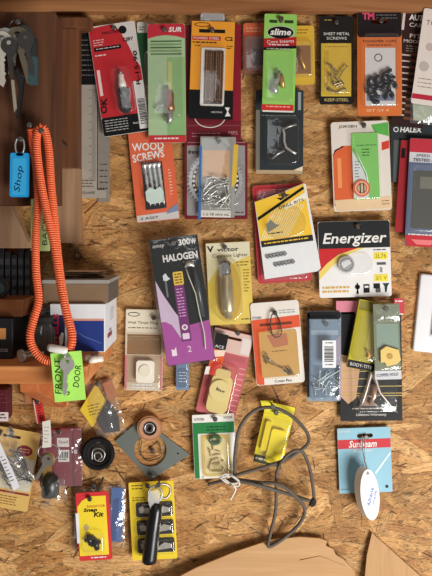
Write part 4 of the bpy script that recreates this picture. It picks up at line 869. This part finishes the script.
T = Thing('maroon_pack', 'crumpled maroon pack with white labels behind the key bunch', 'packet', (39, 428), 42, 58, 1, .008, GP, (20, 4), (2, 2), 'nail above the crumpled maroon pack')
b = T.mb(); MR = card(136, 32, 48); b.rect(0, 0, 42, 58, MR, .001, 0, 1); b.rect(18, 10, 30, 19, card(226, 216, 210), .0013); b.text('Stud', 24, 14, 3, INK, .0015, 9); b.rect(19, 22, 30, 34, card(220, 216, 214), .0013); b.barcode(20, 24, 29, 30, INK, .0015); b.lines(20, 31, 29, 1, 2, INK, .0015); b.rect(34, 22, 38, 26, card(226, 200, 200), .0013); b.rect(4, 3, 7, 28, card(170, 80, 96), .0013); b.rect(33, 0, 35, 58, card(100, 20, 34), .0013); b.text('UFF', 4, 10, 3, WHITE, .0015, 9, rot=-90); b.build('card', T.root)
b = T.mb(); b.sheet([(-1, 2), (43, 0), (43, 58), (-1, 59)], .0022, .004, BAG, 16, 18, .004, 9); b.build('bag', T.root)

T = Thing('manila_card', 'yellow-tan card with a maroon oval seal, tilted at the left edge below the shelf', 'packet', (-14, 423.5), 56, 84, -10, .010, GP, (28, 8), (9, 1.4), None)
b = T.mb(); MN = card(226, 182, 96); b.rect(0, 0, 56, 80, MN, .0008, 0, 2); b.poly(circ(43, 20, 8, 5.4, 24), card(140, 40, 46), .0011); b.lines(38, 18, 48, 2, 2.6, card(220, 170, 120), .0013); b.rect(0, 62, 55, 64, card(150, 50, 50), .0011); b.lines(10, 67, 44, 4, 2.6, card(140, 100, 50), .0011); b.rect(1, 28, 55, 60, card(216, 206, 180), .0010); b.build('card', T.root)
nail(12, 432, .013, 'nail in the slot of the tilted yellow-tan card')
T = Thing('nail_bag', 'clear bag of grey nails with a long white sticker, over the yellow-tan card', 'bag', (-16, 436), 36, 66, 22, .016, None, (16, 3), (2, 2), 'nail holding the clear bag of grey nails')
b = T.mb(); b.sheet([(0, 0), (30, 0), (34, 64), (0, 64)], .001, .009, BAG, 14, 18, .006, 10); b.build('bag', T.root)
scatter(T, T.root, 30, (4, 22, 30, 60), 18, .0009, metal(96, 96, 104), 'nail', 21, .001, .007, 1.3, 1.8)
b = T.mb(); b.poly([(9, 10), (16, 8), (18, 58), (11, 60)], card(232, 232, 236), .0122, .0118); b.lines(11, 24, 15, 8, 3.6, card(90, 90, 110), .0125); b.build('sticker', T.root)

# keys with the white paper tag
KM = metal(150, 146, 136); KB = metal(176, 142, 84)
def key(T, u, v, ang, L, m, t, name='key', plain=True):
    """flat key: round bow with a hole, bitted blade"""
    a = math.radians(ang); dx, dy = math.sin(a), math.cos(a); q = lambda x, y: (u + x * dy + y * dx, v - x * dx + y * dy)
    R = random.Random(int(u * 7 + v)); r = L * .24
    b = T.mb(); out = [q(r * math.cos(x), r * math.sin(x)) for x in [PI / 2 + .5 + k * (2 * PI - 1.0) / 18 for k in range(19)]]
    w = L * .085; bl = [q(w, r + L * .06)]
    n = 6
    for i in range(n): bl += [q(w * R.uniform(.2, .9), r + L * (.12 + .6 * i / n)), q(w * R.uniform(.5, 1), r + L * (.17 + .6 * i / n))]
    bl += [q(0, r + L * .78), q(-w, r + L * .7), q(-w, r + L * .06)]
    b.poly(out[::1] + bl if True else out, m, t + .002, t, [[q(r * .3 * math.cos(x), -r * .35 + r * .3 * math.sin(x)) for x in [k * PI / 5 for k in range(10)]]])
    return b
T = Thing('key_bunch', 'brass keys on a ring with a worn white paper tag, over the maroon pack', 'keys', (48, 450), 0, 0, 0, .030)
b = T.mb(); b.tube([(11 * math.cos(x) + 1, 8 * math.sin(x) + 2, .0) for x in [k * PI / 12 for k in range(24)]], .0012, STEEL, 7, True); b.build('key_ring', T.root)
b = T.mb(); b.poly([(-5, -29), (3, -31), (4, -14), (4, -4), (-5, -3), (-4, -14)], card(226, 222, 210), .0044, .0036); b.lines(-3, -24, 2, 5, 3.6, card(170, 160, 150), .0046); b.build('paper_tag', T.root)
for an, L, m, t in ((8, 26, KB, .002), (-10, 30, KB, .0045), (-30, 24, KM, .007)): key(T, 1, 8, an, L, m, t).build('key', T.root)
b = T.mb(); b.tube([(3, 22, .004), (3, 26, .004), (3, 30, .004), (3, 44, .004), (3, 45, .004)], [.005, .010, .0118, .0118, .010], shiny(44, 48, 44), 16); b.build('black_fob', T.root)
b = T.mb(); b.sheet([(-6, 34), (18, 24), (22, 46), (-4, 54)], .012, .003, BAG, 12, 12, .005, 14); b.build('plastic_wrap', T.root)
nail(49, 440, .032, 'long nail carrying the brass keys with the white paper tag')

# ------------------------------------------------------------------ under the shelf
T = Thing('dark_maroon_box', 'dark maroon pack with a white price label tucked under the shelf at the edge', 'packet', (-20, 385), 32, 34, 0, .010, GP)
b = T.mb(); b.box((-.02, -.016, -.021), (.02, .0095, .021), card(92, 28, 40)); b.rect(14, 24, 32, 33, card(226, 206, 202), .0165); b.lines(16, 26, 30, 2, 3, INK, .017, 1); b.lines(16, 6, 30, 3, 4, card(130, 60, 70), .0165); b.build('box', T.root, .0006)
T = Thing('shelf_bracket', 'orange-brown triangular wood bracket propping the shelf from below', 'bracket', (0, 0), 0, 0, 0, .0)
T.root.location = P(66, 384, .0) + Vector((0, 0, -.004)) - Vector((.01, 0, 0))
b = MB(Flat()); zt = c.z - P(66, 384, .0).z + .004 - .0004
vv = [(-.012, -.001), (-.012, -.165)]
b.v += [(-.011, -.001, zt), (-.011, -.155, zt), (-.011, -.150, zt - .018), (-.011, -.001, zt - .075), (.011, -.001, zt), (.011, -.155, zt), (.011, -.150, zt - .018), (.011, -.001, zt - .075)]
for q in ((3, 2, 1, 0), (4, 5, 6, 7), (0, 1, 5, 4), (1, 2, 6, 5), (2, 3, 7, 6), (3, 0, 4, 7)): b.face(q, wood_mat('bracket_wood', (196, 116, 66), (156, 84, 44), 1))
b.build('brace', T.root, .001)
wbox('trim_7', 24, 366, 46, 404, .022, .0009, wood_mat('cleat_wood', (186, 124, 82), (150, 96, 60), 2))
T = Thing('red_sticker', 'small red printed strip hanging beside the bracket below the shelf', 'label', (33, 400), 9, 24, 10, .024, None, (4.5, 2.5), (1, 1), 'nail in the small red printed strip')
b = T.mb(); b.rect(0, 0, 9, 24, card(214, 52, 44), .0008, 0, .5); b.lines(3, 3, 7, 7, 2.6, card(150, 20, 20), .001, 1); b.rect(0, 0, 1.2, 24, card(236, 180, 170), .001); b.build('strip', T.root)

# ------------------------------------------------------------------ things on the shelf (stand on its top at SHZ)
def on_shelf(px, d, dz=0.0):   # world point on the shelf's top, seen at column px, distance d from the wall
    return Vector(((px - PX) * S * (D - d) / D, -d, SHZ + dz))
def zat(py, d): return (PY - py) * S * (D - d) / D
def sthing(name, label, cat, px, d, dz=0, group=None, rz=0):
    o = bpy.data.objects.new(name, None); C.objects.link(o); o.location = on_shelf(px, d, dz); o.rotation_euler = (0, 0, rz); o.empty_display_size = .01
    return tag(o, label, cat, group)
BD, BB = .105, .006        # white box: front and back distance
x0 = (50 - PX) * S * (D - BD) / D; x1 = (105 - PX) * S * (D - BD) / D; ztop = zat(304, BD) - SHZ
o = sthing('white_box', 'white carton with dark blue panels and red upright capitals on the shelf', 'box', 77.5, BD)
hw = (x1 - x0) / 2
b = MB(Flat()); b.h.k = 1.0; b.h.w = 0; b.h.hh = 0
WB = card(228, 230, 234); b.box((-hw, .0, 0.0002), (hw, BD - BB, ztop), WB)
def brect(u0, v0, u1, v1, m, t): b.rect(u0, -v1, u1, -v0, m, t)
sx = 2 * hw / 55.0; sz = ztop / 52.0; X = lambda p: -hw + (p - 50) * sx; Z = lambda p: ztop - (p - 304) * sz
brect(X(69), Z(355), X(104), Z(322), card(36, 58, 140), .0003); brect(X(69), Z(322), X(104), Z(320), card(226, 150, 120), .0003)
brect(X(51), Z(350), X(65), Z(316), card(40, 44, 92), .0003); b.text('WELLS', X(56), -Z(332), .007, card(214, 50, 70), .0005, .040, rot=-90, bold=.04)
b.poly([(X(59), -Z(340)), (X(62), -Z(334)), (X(64), -Z(336)), (X(63), -Z(346)), (X(60), -Z(350))], WHITE, .0005)
b.poly([(X(72), -Z(330)), (X(84), -Z(338)), (X(102), -Z(346)), (X(102), -Z(347)), (X(84), -Z(339.5))], card(80, 100, 170), .0005)
b.build('carton', o, .0006)
# print on the carton's side
b = MB(Flat()); sm = card(150, 60, 70); sv = card(206, 208, 214)
for (ya, yb, za, zb, m) in ((.020, .055, .014, .020, sm), (.030, .050, .022, .024, card(120, 124, 150)), (.045, .07, .034, .050, sv)):
    b.v += [(hw + .0003, ya, za), (hw + .0003, yb, za), (hw + .0003, yb, zb), (hw + .0003, ya, zb)]; n = len(b.v); b.face((n - 4, n - 3, n - 2, n - 1), m)
b.build('side_print', o)
# grey lidded box on the white carton
GD = .100
o = sthing('grey_box', 'dusty grey-brown lidded box lying on top of the white carton', 'box', 78, GD, ztop + .0004)
b = MB(Flat()); hw2 = 35 * S * (D - GD) / D; gh = zat(284, GD) - SHZ - ztop
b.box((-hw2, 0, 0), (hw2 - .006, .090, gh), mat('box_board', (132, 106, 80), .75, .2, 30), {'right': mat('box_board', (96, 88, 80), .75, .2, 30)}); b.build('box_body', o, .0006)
b = MB(Flat()); b.box((-hw2 - .001, -.0015, gh + .0002), (hw2 - .005, .092, gh + .005), mat('box_board', (158, 154, 146), .75, .2, 30)); b.build('lid', o, .0006)
GT = ztop + .0004 + gh + .0052
R = random.Random(2)
for i in range(4):
    q = sthing('paper_slip', ('curled newsprint slip on the grey-brown lidded box', ) [0] + (', lowest', ', second from the bottom', ', third from the bottom', ', topmost')[i], 'paper', 84, .06, GT + .0006 + i * .0022, 'paper slips on the grey-brown box', R.uniform(-.25, .25))
    h = Flat(50, 40, .001); b = MB(h)
    nb = len(b.v); nu, nv = 10, 8
    for j in range(nv + 1):
        for k in range(nu + 1): b.v.append(((k / nu - .5) * .052, (j / nv - .5) * .040, .0008 + .0012 * abs(mnoise.noise(Vector((k * .35 + i * 9, j * .4, i)))) ))
    for j in range(nv):
        for k in range(nu): n = nb + j * (nu + 1) + k; b.face((n, n + 1, n + nu + 2, n + nu + 1), matte(*[(222, 206, 182), (190, 176, 158), (228, 214, 190), (206, 190, 170)][i]), True)
    b.build('slip', q)

# white plastic clip lying on the shelf
o = sthing('plastic_clip', 'white plastic three-lobed clip lying at the right end of the shelf', 'clip', 93.5, .165)
b = MB(Flat()); WPL = shiny(232, 226, 214)
for (x, y, r_) in ((-.006, .002, .005), (.005, .003, .0055), (0, -.003, .005)): b.tube([(x, y, .0), (x, y, .004), (x, y, .0068), (x, y, .0072)], [r_ * 1.15, r_ * 1.15, r_ * .8, r_ * .4], WPL, 14, raw=True)
b.tube([(-.011, 0, .0022), (.011, .001, .0022)], .0022, WPL, 8, raw=True); b.build('clip_body', o)
b = MB(Flat()); b.tube([(-.003, -.001, .0075), (.001, .0, .009), (.004, .001, .0075)], .0007, DSTEEL, 6, raw=True); b.build('pin', o)

# glass jar, bolts, block, dark box, sockets
o = sthing('glass_jar', 'small dark glass jar standing between the orange cord and the carton', 'jar', 43, .120)
b = MB(Flat()); b.tube([(0, 0, .0), (0, 0, .001), (0, 0, .030), (0, 0, .036), (0, 0, .039)], [.012, .0145, .0145, .011, .011], clear_mat('dusty_glass', (.62, .66, .60), .25, .08, .1, 30, (.3, .32, .3)), 20, raw=True); b.build('glass', o)
b = MB(Flat()); b.tube([(0, 0, .001), (0, 0, .002), (0, 0, .024), (0, 0, .026)], [.010, .0125, .0125, .010], mat('jar_contents', (60, 62, 54), .6, .3, 300), 16, raw=True); b.build('contents', o)
b = MB(Flat()); b.tube([(0, 0, .0392), (0, 0, .0395), (0, 0, .046), (0, 0, .047)], [.012, .013, .013, .012], matte(60, 58, 56), 18, raw=True); b.build('lid', o)
def bolt(px, d, L, rz, label, r=.0030):
    o = sthing('hex_bolt', label, 'bolt', px, d, .0058, 'zinc bolts lying on the shelf', rz)
    b = MB(Flat()); b.tube([(0, 0, 0), (0, .004, 0)], .0058, ZINC, 6, raw=True); b.build('head', o)
    b = MB(Flat()); pts = [(0, .004 + L * i / 24, 0) for i in range(25)]; b.tube(pts, [r if i < 10 or i % 2 else r * .82 for i in range(25)], metal(160, 158, 150), 8, raw=True); b.build('shank', o)
bolt(21, .172, .030, -.55, 'zinc bolt with its bright head nearest the shelf front')
bolt(20, .150, .034, -.5, 'longer dull zinc bolt lying behind the bright-headed bolt')
o = sthing('tool_case', 'low black box with an orange label at the left end of the shelf', 'box', -10, .150)
b = MB(Flat()); k = S * (D - .15) / D; b.box((-32 * k, 0, .0002), (23 * k, .08, .048), mat('plastic', (34, 34, 38), .4, .08, 40)); b.build('case', o, .0015)
b = MB(Flat(0, 0, k)); b.rect(2, -31, 16, -20, card(226, 150, 80), .0004); b.text('BOSCO', 10, -9, 3, card(220, 220, 220), .0004, 16); b.build('label_panel', o)
o = sthing('wood_block', 'brown wood block lying on top of the low black box', 'block', -6, .140, .0486)
b = MB(Flat()); b.box((-.03, 0, 0), (.034, .05, .021), wood_mat('block_wood', (140, 84, 46), (98, 58, 32), 0)); b.build('block', o, .001)
o = sthing('grey_tub', 'ribbed dull grey tub behind the orange cord, left of the carton', 'tub', 32, .060)
b = MB(Flat()); b.tube([(0, 0, 0.0002), (0, 0, .001), (0, 0, .05), (0, 0, .0505)], [.020, .022, .026, .024], matte(170, 167, 160), 20, raw=True); b.build('tub_body', o)
b = MB(Flat())
for i in range(3): b.tube([(.0265 * math.cos(x), .0265 * math.sin(x), .046 - i * .005) for x in [k_ * PI / 12 for k_ in range(24)]], .0012, matte(188, 185, 178), 6, True, raw=True)
b.build('rib_band', o)
for i in range(5):
    q = sthing('black_case', 'slim black ribbed case standing upright on the wood ledge, ' + ('first', 'second', 'third', 'fourth', 'fifth')[i] + ' from the left', 'case', 1 + i * 6.6, .045, .0, 'black cases standing at the back of the shelf', .12)
    b = MB(Flat()); b.box((-.0038, 0, 0.0002), (.0038, .028, .128 - .004 * (i % 3)), shiny(40, 40, 46)); b.build('case_body', q, .001)
    b = MB(Flat())
    for j in range(5): b.box((-.0030, -.0012, .05 + j * .014), (.0030, -.0002, .058 + j * .014), shiny(84, 84, 92))
    b.build('clip_strip', q)
o = sthing('lens_cap', 'black round lens cap leaning against the upright black cases', 'cap', -2, .130, .0700)
b = MB(Flat()); b.tube([(0, 0, .012), (0, .006, .012), (0, .012, .012)], [.0118, .0122, .0118], shiny(30, 34, 34), 20, raw=True); b.build('cap_rim', o)
b = MB(Flat()); b.tube([(0, -.0004, .012), (0, -.001, .012)], [.008, .0076], shiny(50, 62, 60), 18, raw=True); b.build('cap_face', o)
# brass knob on the wall
T = Thing('wall_knob', 'small dark brass knob screwed into the chipboard above the grey-brown box', 'knob', (78, 256), 0, 0, 0, .0009)
b = T.mb(); b.tube([(0, 0, 0), (0, 0, .002), (0, 0, .006), (0, 0, .010), (0, 0, .013), (0, 0, .014)], [.0055, .0055, .003, .0048, .0042, .002], metal(110, 100, 88), 14); b.build('knob', T.root)
b = T.mb(); b.tube([(0, -2, .010), (-2, -6, .009), (0, -9, .008), (2, -6, .009), (0, -2, .010)], .0009, DSTEEL, 6); b.build('loop', T.root)

# ------------------------------------------------------------------ long grey rule packages hanging behind the strip
T = Thing('framing_square', 'long dull grey steel square with printed scale, standing out below the wooden strip', 'square', (80, 30), 17, 168, 0, .004)
b = T.mb(); GS = mat('steel_sheet', (168, 160, 148), .55, .14, 50, .1)
b.poly([(0, 0), (17, 0), (17, 160), (26, 160), (26, 168), (-12, 168), (-12, 160), (0, 160)], GS, .0012, 0); b.rect(0, 0, 17, 55, INK, .0013); b.lines(2, 10, 15, 8, 5, card(120, 116, 110), .0015)
for i in range(46): b.rect(12 if i % 4 else 9, 60 + i * 2, 16, 60.4 + i * 2, INK, .0014)
b.text('SQUARE', 8, 163, 3, INK, .0014, 14); b.lines(2, 150, 14, 3, 3, card(60, 56, 52), .0014); b.lines(-8, 163, -2, 1, 3, card(60, 56, 52), .0014); b.build('blade', T.root)
T = Thing('grey_ruler', 'second grey steel strip showing beside the steel square, behind the red spark plug card', 'ruler', (98, 34), 12, 168, 0, .0015)
b = T.mb(); b.rect(0, 0, 12, 168, mat('steel_sheet', (140, 132, 122), .55, .14, 50, .1), .0012, 0); b.lines(2, 130, 10, 5, 6, INK, .0014); b.build('strip', T.root)

# ------------------------------------------------------------------ keys on the post, blue tag, coil lanyards
PD = .14
T = Thing('key_bunch', 'dark tangle of silver and black keys hung on the upright post', 'keys', (18, 22), 0, 0, 0, PD + .012)
b = T.mb(); b.tube([(9 * math.cos(x), 6 + 9 * math.sin(x), 0) for x in [k * PI / 12 for k in range(24)]], .0012, DSTEEL, 6, True); b.build('key_ring', T.root)
for u, v, an, L, m, t in ((-2, 15, -6, 40, KM, 0), (-12, 18, -14, 46, STEEL, .003), (-14, 22, 2, 44, metal(210, 204, 190), .008), (6, 14, 10, 42, DSTEEL, .001), (2, 18, 16, 48, metal(110, 100, 84), .005), (10, 20, 12, 36, DSTEEL, .007), (-6, 26, 6, 34, DSTEEL, .010)):
    key(T, u, v, an, L, m, t).build('key', T.root)
b = T.mb(); b.rect(12, 36, 21, 64, shiny(48, 76, 80), .008, .002, 2); b.build('teal_fob', T.root, .001)
b = T.mb(); b.rect(12.5, 16, 20, 36, shiny(34, 40, 40), .007, .001, 2); b.build('black_fob', T.root, .001)
b = T.mb(); b.poly([(0, 50), (3, 47), (5, 54), (9, 56), (6, 84), (4, 98), (1, 98), (3, 70)], shiny(20, 20, 22), .012, .006); b.build('strap', T.root, .001)
b = T.mb(); b.poly([(-4, 60), (-1, 60), (2, 88), (-1, 92)], metal(170, 160, 140), .012, .010); b.build('long_key', T.root)
nail(18, 22, PD + .016, 'hook nail on the post from which the dark key tangle hangs')
T = Thing('key_fob', 'bright blue plastic key tag with handwriting, on the upright post', 'key tag', (11, 153), 19, 44, -1, PD + .016)
b = T.mb(); b.rect(0, 0, 19, 44, shiny(28, 158, 226), .003, 0, 2); b.build('tag_body', T.root, .0006)
b = T.mb(); b.rect(2.5, 5, 16.5, 42, card(46, 176, 240), .0033, .003, 1); b.text('Shop', 9.5, 26, 8, card(12, 40, 70), .0036, 26, rot=-84, shear=.15); b.build('paper_insert', T.root)
b = T.mb(); b.tube([(9 + 4.5 * math.cos(x), -7 + 9 * math.sin(x), .0015) for x in [k * PI / 12 for k in range(24)]], .0012, STEEL, 7, True); b.rect(6, 0, 13, 3, shiny(28, 158, 226), .003, .0005, 1); b.build('split_ring', T.root)
q = T.px(9, -14); nail(q[0], q[1], PD + .022, 'hook nail on the post above the bright blue key tag')

def coil(T, pts, m, R=.0040, r=.0011, pitch=.0027, name='coil'):
    L = [Vector(p) for p in smooth([tuple(P(*p) - T.root.location) for p in pts], 24)]
    cum = [0]
    for i in range(1, len(L)): cum.append(cum[-1] + (L[i] - L[i - 1]).length)
    tot = cum[-1]; n = int(tot / pitch * 9); out = []; j = 0; ref = Vector((0, 1, 0))
    for i in range(n + 1):
        s_ = tot * i / n
        while j < len(L) - 2 and cum[j + 1] < s_: j += 1
        f = (s_ - cum[j]) / max(1e-9, cum[j + 1] - cum[j]); p = L[j].lerp(L[j + 1], f); t = (L[j + 1] - L[j]).normalized()
        x = t.cross(ref).normalized(); y = x.cross(t).normalized(); a = 2 * PI * i / 9
        out.append(tuple(p + (x * math.cos(a) + y * math.sin(a)) * R))
    b = T.mb(); b.tube(out, r, m, 5, raw=True); b.tube([tuple(p) for p in L], R - r * .9, ORD, 8, raw=True)
    return b.build(name, T.root)
ORG = mat('coil_plastic', (255, 124, 78), .25, .05, 40); ORD = mat('coil_plastic', (226, 84, 48), .4, .05, 40)
T = Thing('coil_lanyard_pair', 'two orange coiled key cords looped down from the post over the shelf front', 'key cord', (45, 130), 0, 0, 0, .158)  # two separate cords joined as one object
coil(T, [(70, 350, .206), (72, 337, .206), (66, 312, .2), (60, 282, .19), (55, 250, .182), (50, 228, .176), (45, 205, .170), (41, 183, .166), (37, 152, .162), (37, 135, .160), (41, 127, .160), (45.5, 132, .157), (49, 152, .157), (51, 183, .160), (54, 214, .164), (57, 248, .172), (61, 282, .182), (66, 310, .190), (72, 335, .196), (69, 352, .2)], ORG)
b = T.mb(); b.tube([tuple(P(*p) - T.root.location) for p in ((48.5, 347.5, .214), (51, 348, .215), (65, 350.5, .2155), (67.5, 351, .215))], [.0034, .0044, .0044, .003], shiny(236, 232, 226), 12, raw=True); b.build('white_clip', T.root)
nail(41.5, 131, .164, 'hook nail on the post through the orange coil cords')
coil(T, [(31, 129, .155), (33, 145, .156), (36, 165, .1565), (38, 190, .158), (37, 215, .164), (35.5, 244, .172), (36, 272, .182), (38.5, 300, .19), (34, 318, .195), (30, 337, .2), (34, 350, .2025), (42, 358, .204), (50, 361, .206), (57, 360, .207)], ORG)
b = T.mb(); b.tube([tuple(P(*p) - T.root.location) for p in ((29, 127, .153), (31, 134, .156), (34, 146, .157), (35, 150, .157))], [.003, .0042, .0042, .003], shiny(240, 80, 44), 10, raw=True); b.build('end_cap', T.root)
nail(29.5, 125, .158, 'hook nail through the end cap of the orange coiled cord')
T = Thing('key_tag', 'pale green paper tag with handwriting, partly hidden behind the orange coils', 'key tag', (31, 199), 19, 52, 0, .146)
b = T.mb(); b.rect(0, 0, 19, 52, card(196, 226, 140), .0008, 0, .5); b.text('KEY', 5, 22, 5, card(30, 60, 40), .001, 26, rot=-90); b.text('BACK', 14, 32, 5, card(30, 60, 40), .001, 28, rot=-90); b.build('paper', T.root)
T = Thing('key_tag', 'fluorescent green paper tag hand-lettered FRONT DOOR, hanging in front of the shelf edge', 'key tag', (50.5, 353.5), 31, 49, 5.5, .212)
FG = card(176, 246, 96); b = T.mb(); b.rect(0, 0, 31, 49, FG, .0008, 0, .5)
b.text('FRONT', 5.6, 23, 6.4, card(16, 60, 30), .0011, 36, rot=-86, shear=.1); b.text('DOOR', 24.5, 25, 6, card(16, 60, 30), .0011, 22, rot=-78, shear=.1); b.text('S', 13, 40, 6, card(16, 60, 30), .0011, 4.4, rot=-40); b.build('paper', T.root)
T = Thing('house_key', 'nickel house key hanging flat over the fluorescent green tag', 'key', (67.5, 360), 0, 0, 0, .2165)
key(T, 0, 4, -4, 31, metal(206, 204, 196), 0).build('key_blade', T.root)
b = T.mb(); b.tube([(3.2 * math.cos(x), -1.5 + 4.4 * math.sin(x), .001) for x in [k * PI / 10 for k in range(20)]], .0009, STEEL, 6, True); b.build('split_ring', T.root)

# ------------------------------------------------------------------ cardboard sheets at the foot
def board(name, label, pts, m, d0, d1, th=.003, creases=()):
    """a sheet leaning on the wall: pts in photo pixels; distance runs from d0 at the top to d1 at the foot"""
    ys = [p[1] for p in pts]; y0, y1 = min(ys), max(ys)
    dd = lambda y: d0 + (d1 - d0) * (y - y0) / (y1 - y0)
    cx = P(pts[0][0], pts[0][1], d0)
    b = MB(Flat()); loc = Vector((cx.x, -d0, cx.z)); n = len(pts)
    fr = [P(x, y, dd(y)) - loc for x, y in pts]; bk = [v + Vector((0, th, 0)) for v in fr]
    tri = tessellate_polygon([[Vector((x, y, 0)) for x, y in pts]])
    b.v += [tuple(v) for v in fr + bk]
    for t in tri: b.face(t, m); b.face((t[2] + n, t[1] + n, t[0] + n), m)
    for i in range(n): j = (i + 1) % n; b.face((i, j, j + n, i + n), m)
    for cpts in creases: b.tube([tuple(P(x, y, dd(y)) - loc + Vector((0, -.0001, 0))) for x, y in cpts], .0006, matte(182, 140, 98), 5, raw=True)
    o = b.build(name); o.location = loc; tag(o, label, 'cardboard', None); return o
board('cardboard_sheet', 'brown cardboard sheet with a torn curved edge leaning at the foot of the wall', [(150, 592), (196, 568), (235, 552), (271, 540), (300, 537), (320, 538.5), (327, 541), (326, 546), (333, 549), (336, 555), (343, 559), (351, 567), (357, 580), (375, 660), (110, 660)], CARDB, .010, .035, .003, [[(300, 560), (320, 556), (345, 566)]])
board('cardboard_sheet', 'paler cardboard piece with a pointed top corner, to the right of the torn sheet', [(372, 533), (420, 576), (470, 622), (470, 660), (356, 660), (364, 585), (367, 555)], CARDB2, .006, .022)

# ------------------------------------------------------------------ pieces that belong to a part
NEST = {'spark_plug_insulator': 'spark_plug_shell', 'metal_stem': 'brass_fitting', 'lighter_knob': 'lighter_barrel', 'rocker': 'switch_frame', 'plate_screw': 'cover_plate', 'contents': 'glass', 'side_print': 'carton',
        'lid_band': 'lid', 'cap_face': 'cap_rim', 'loop': 'knob', 'spring': 'outer_ring', 'paper_insert': 'tag_body', 'writing': 'tag_body', 'rib_band': 'tub_body', 'label_panel': 'case', 'clip_strip': 'case_body', 'pin': 'clip_body', 'disc': 'insert', 'hang_tab': 'card', 'barcode_sticker': 'blister', 'hang_label': 'card'}
for o in list(bpy.data.objects):
    k = o.name.split('.')[0]
    if k in NEST and o.parent is not None:
        for q in o.parent.children:
            if q.name.split('.')[0] == NEST[k]: o.parent = q; break
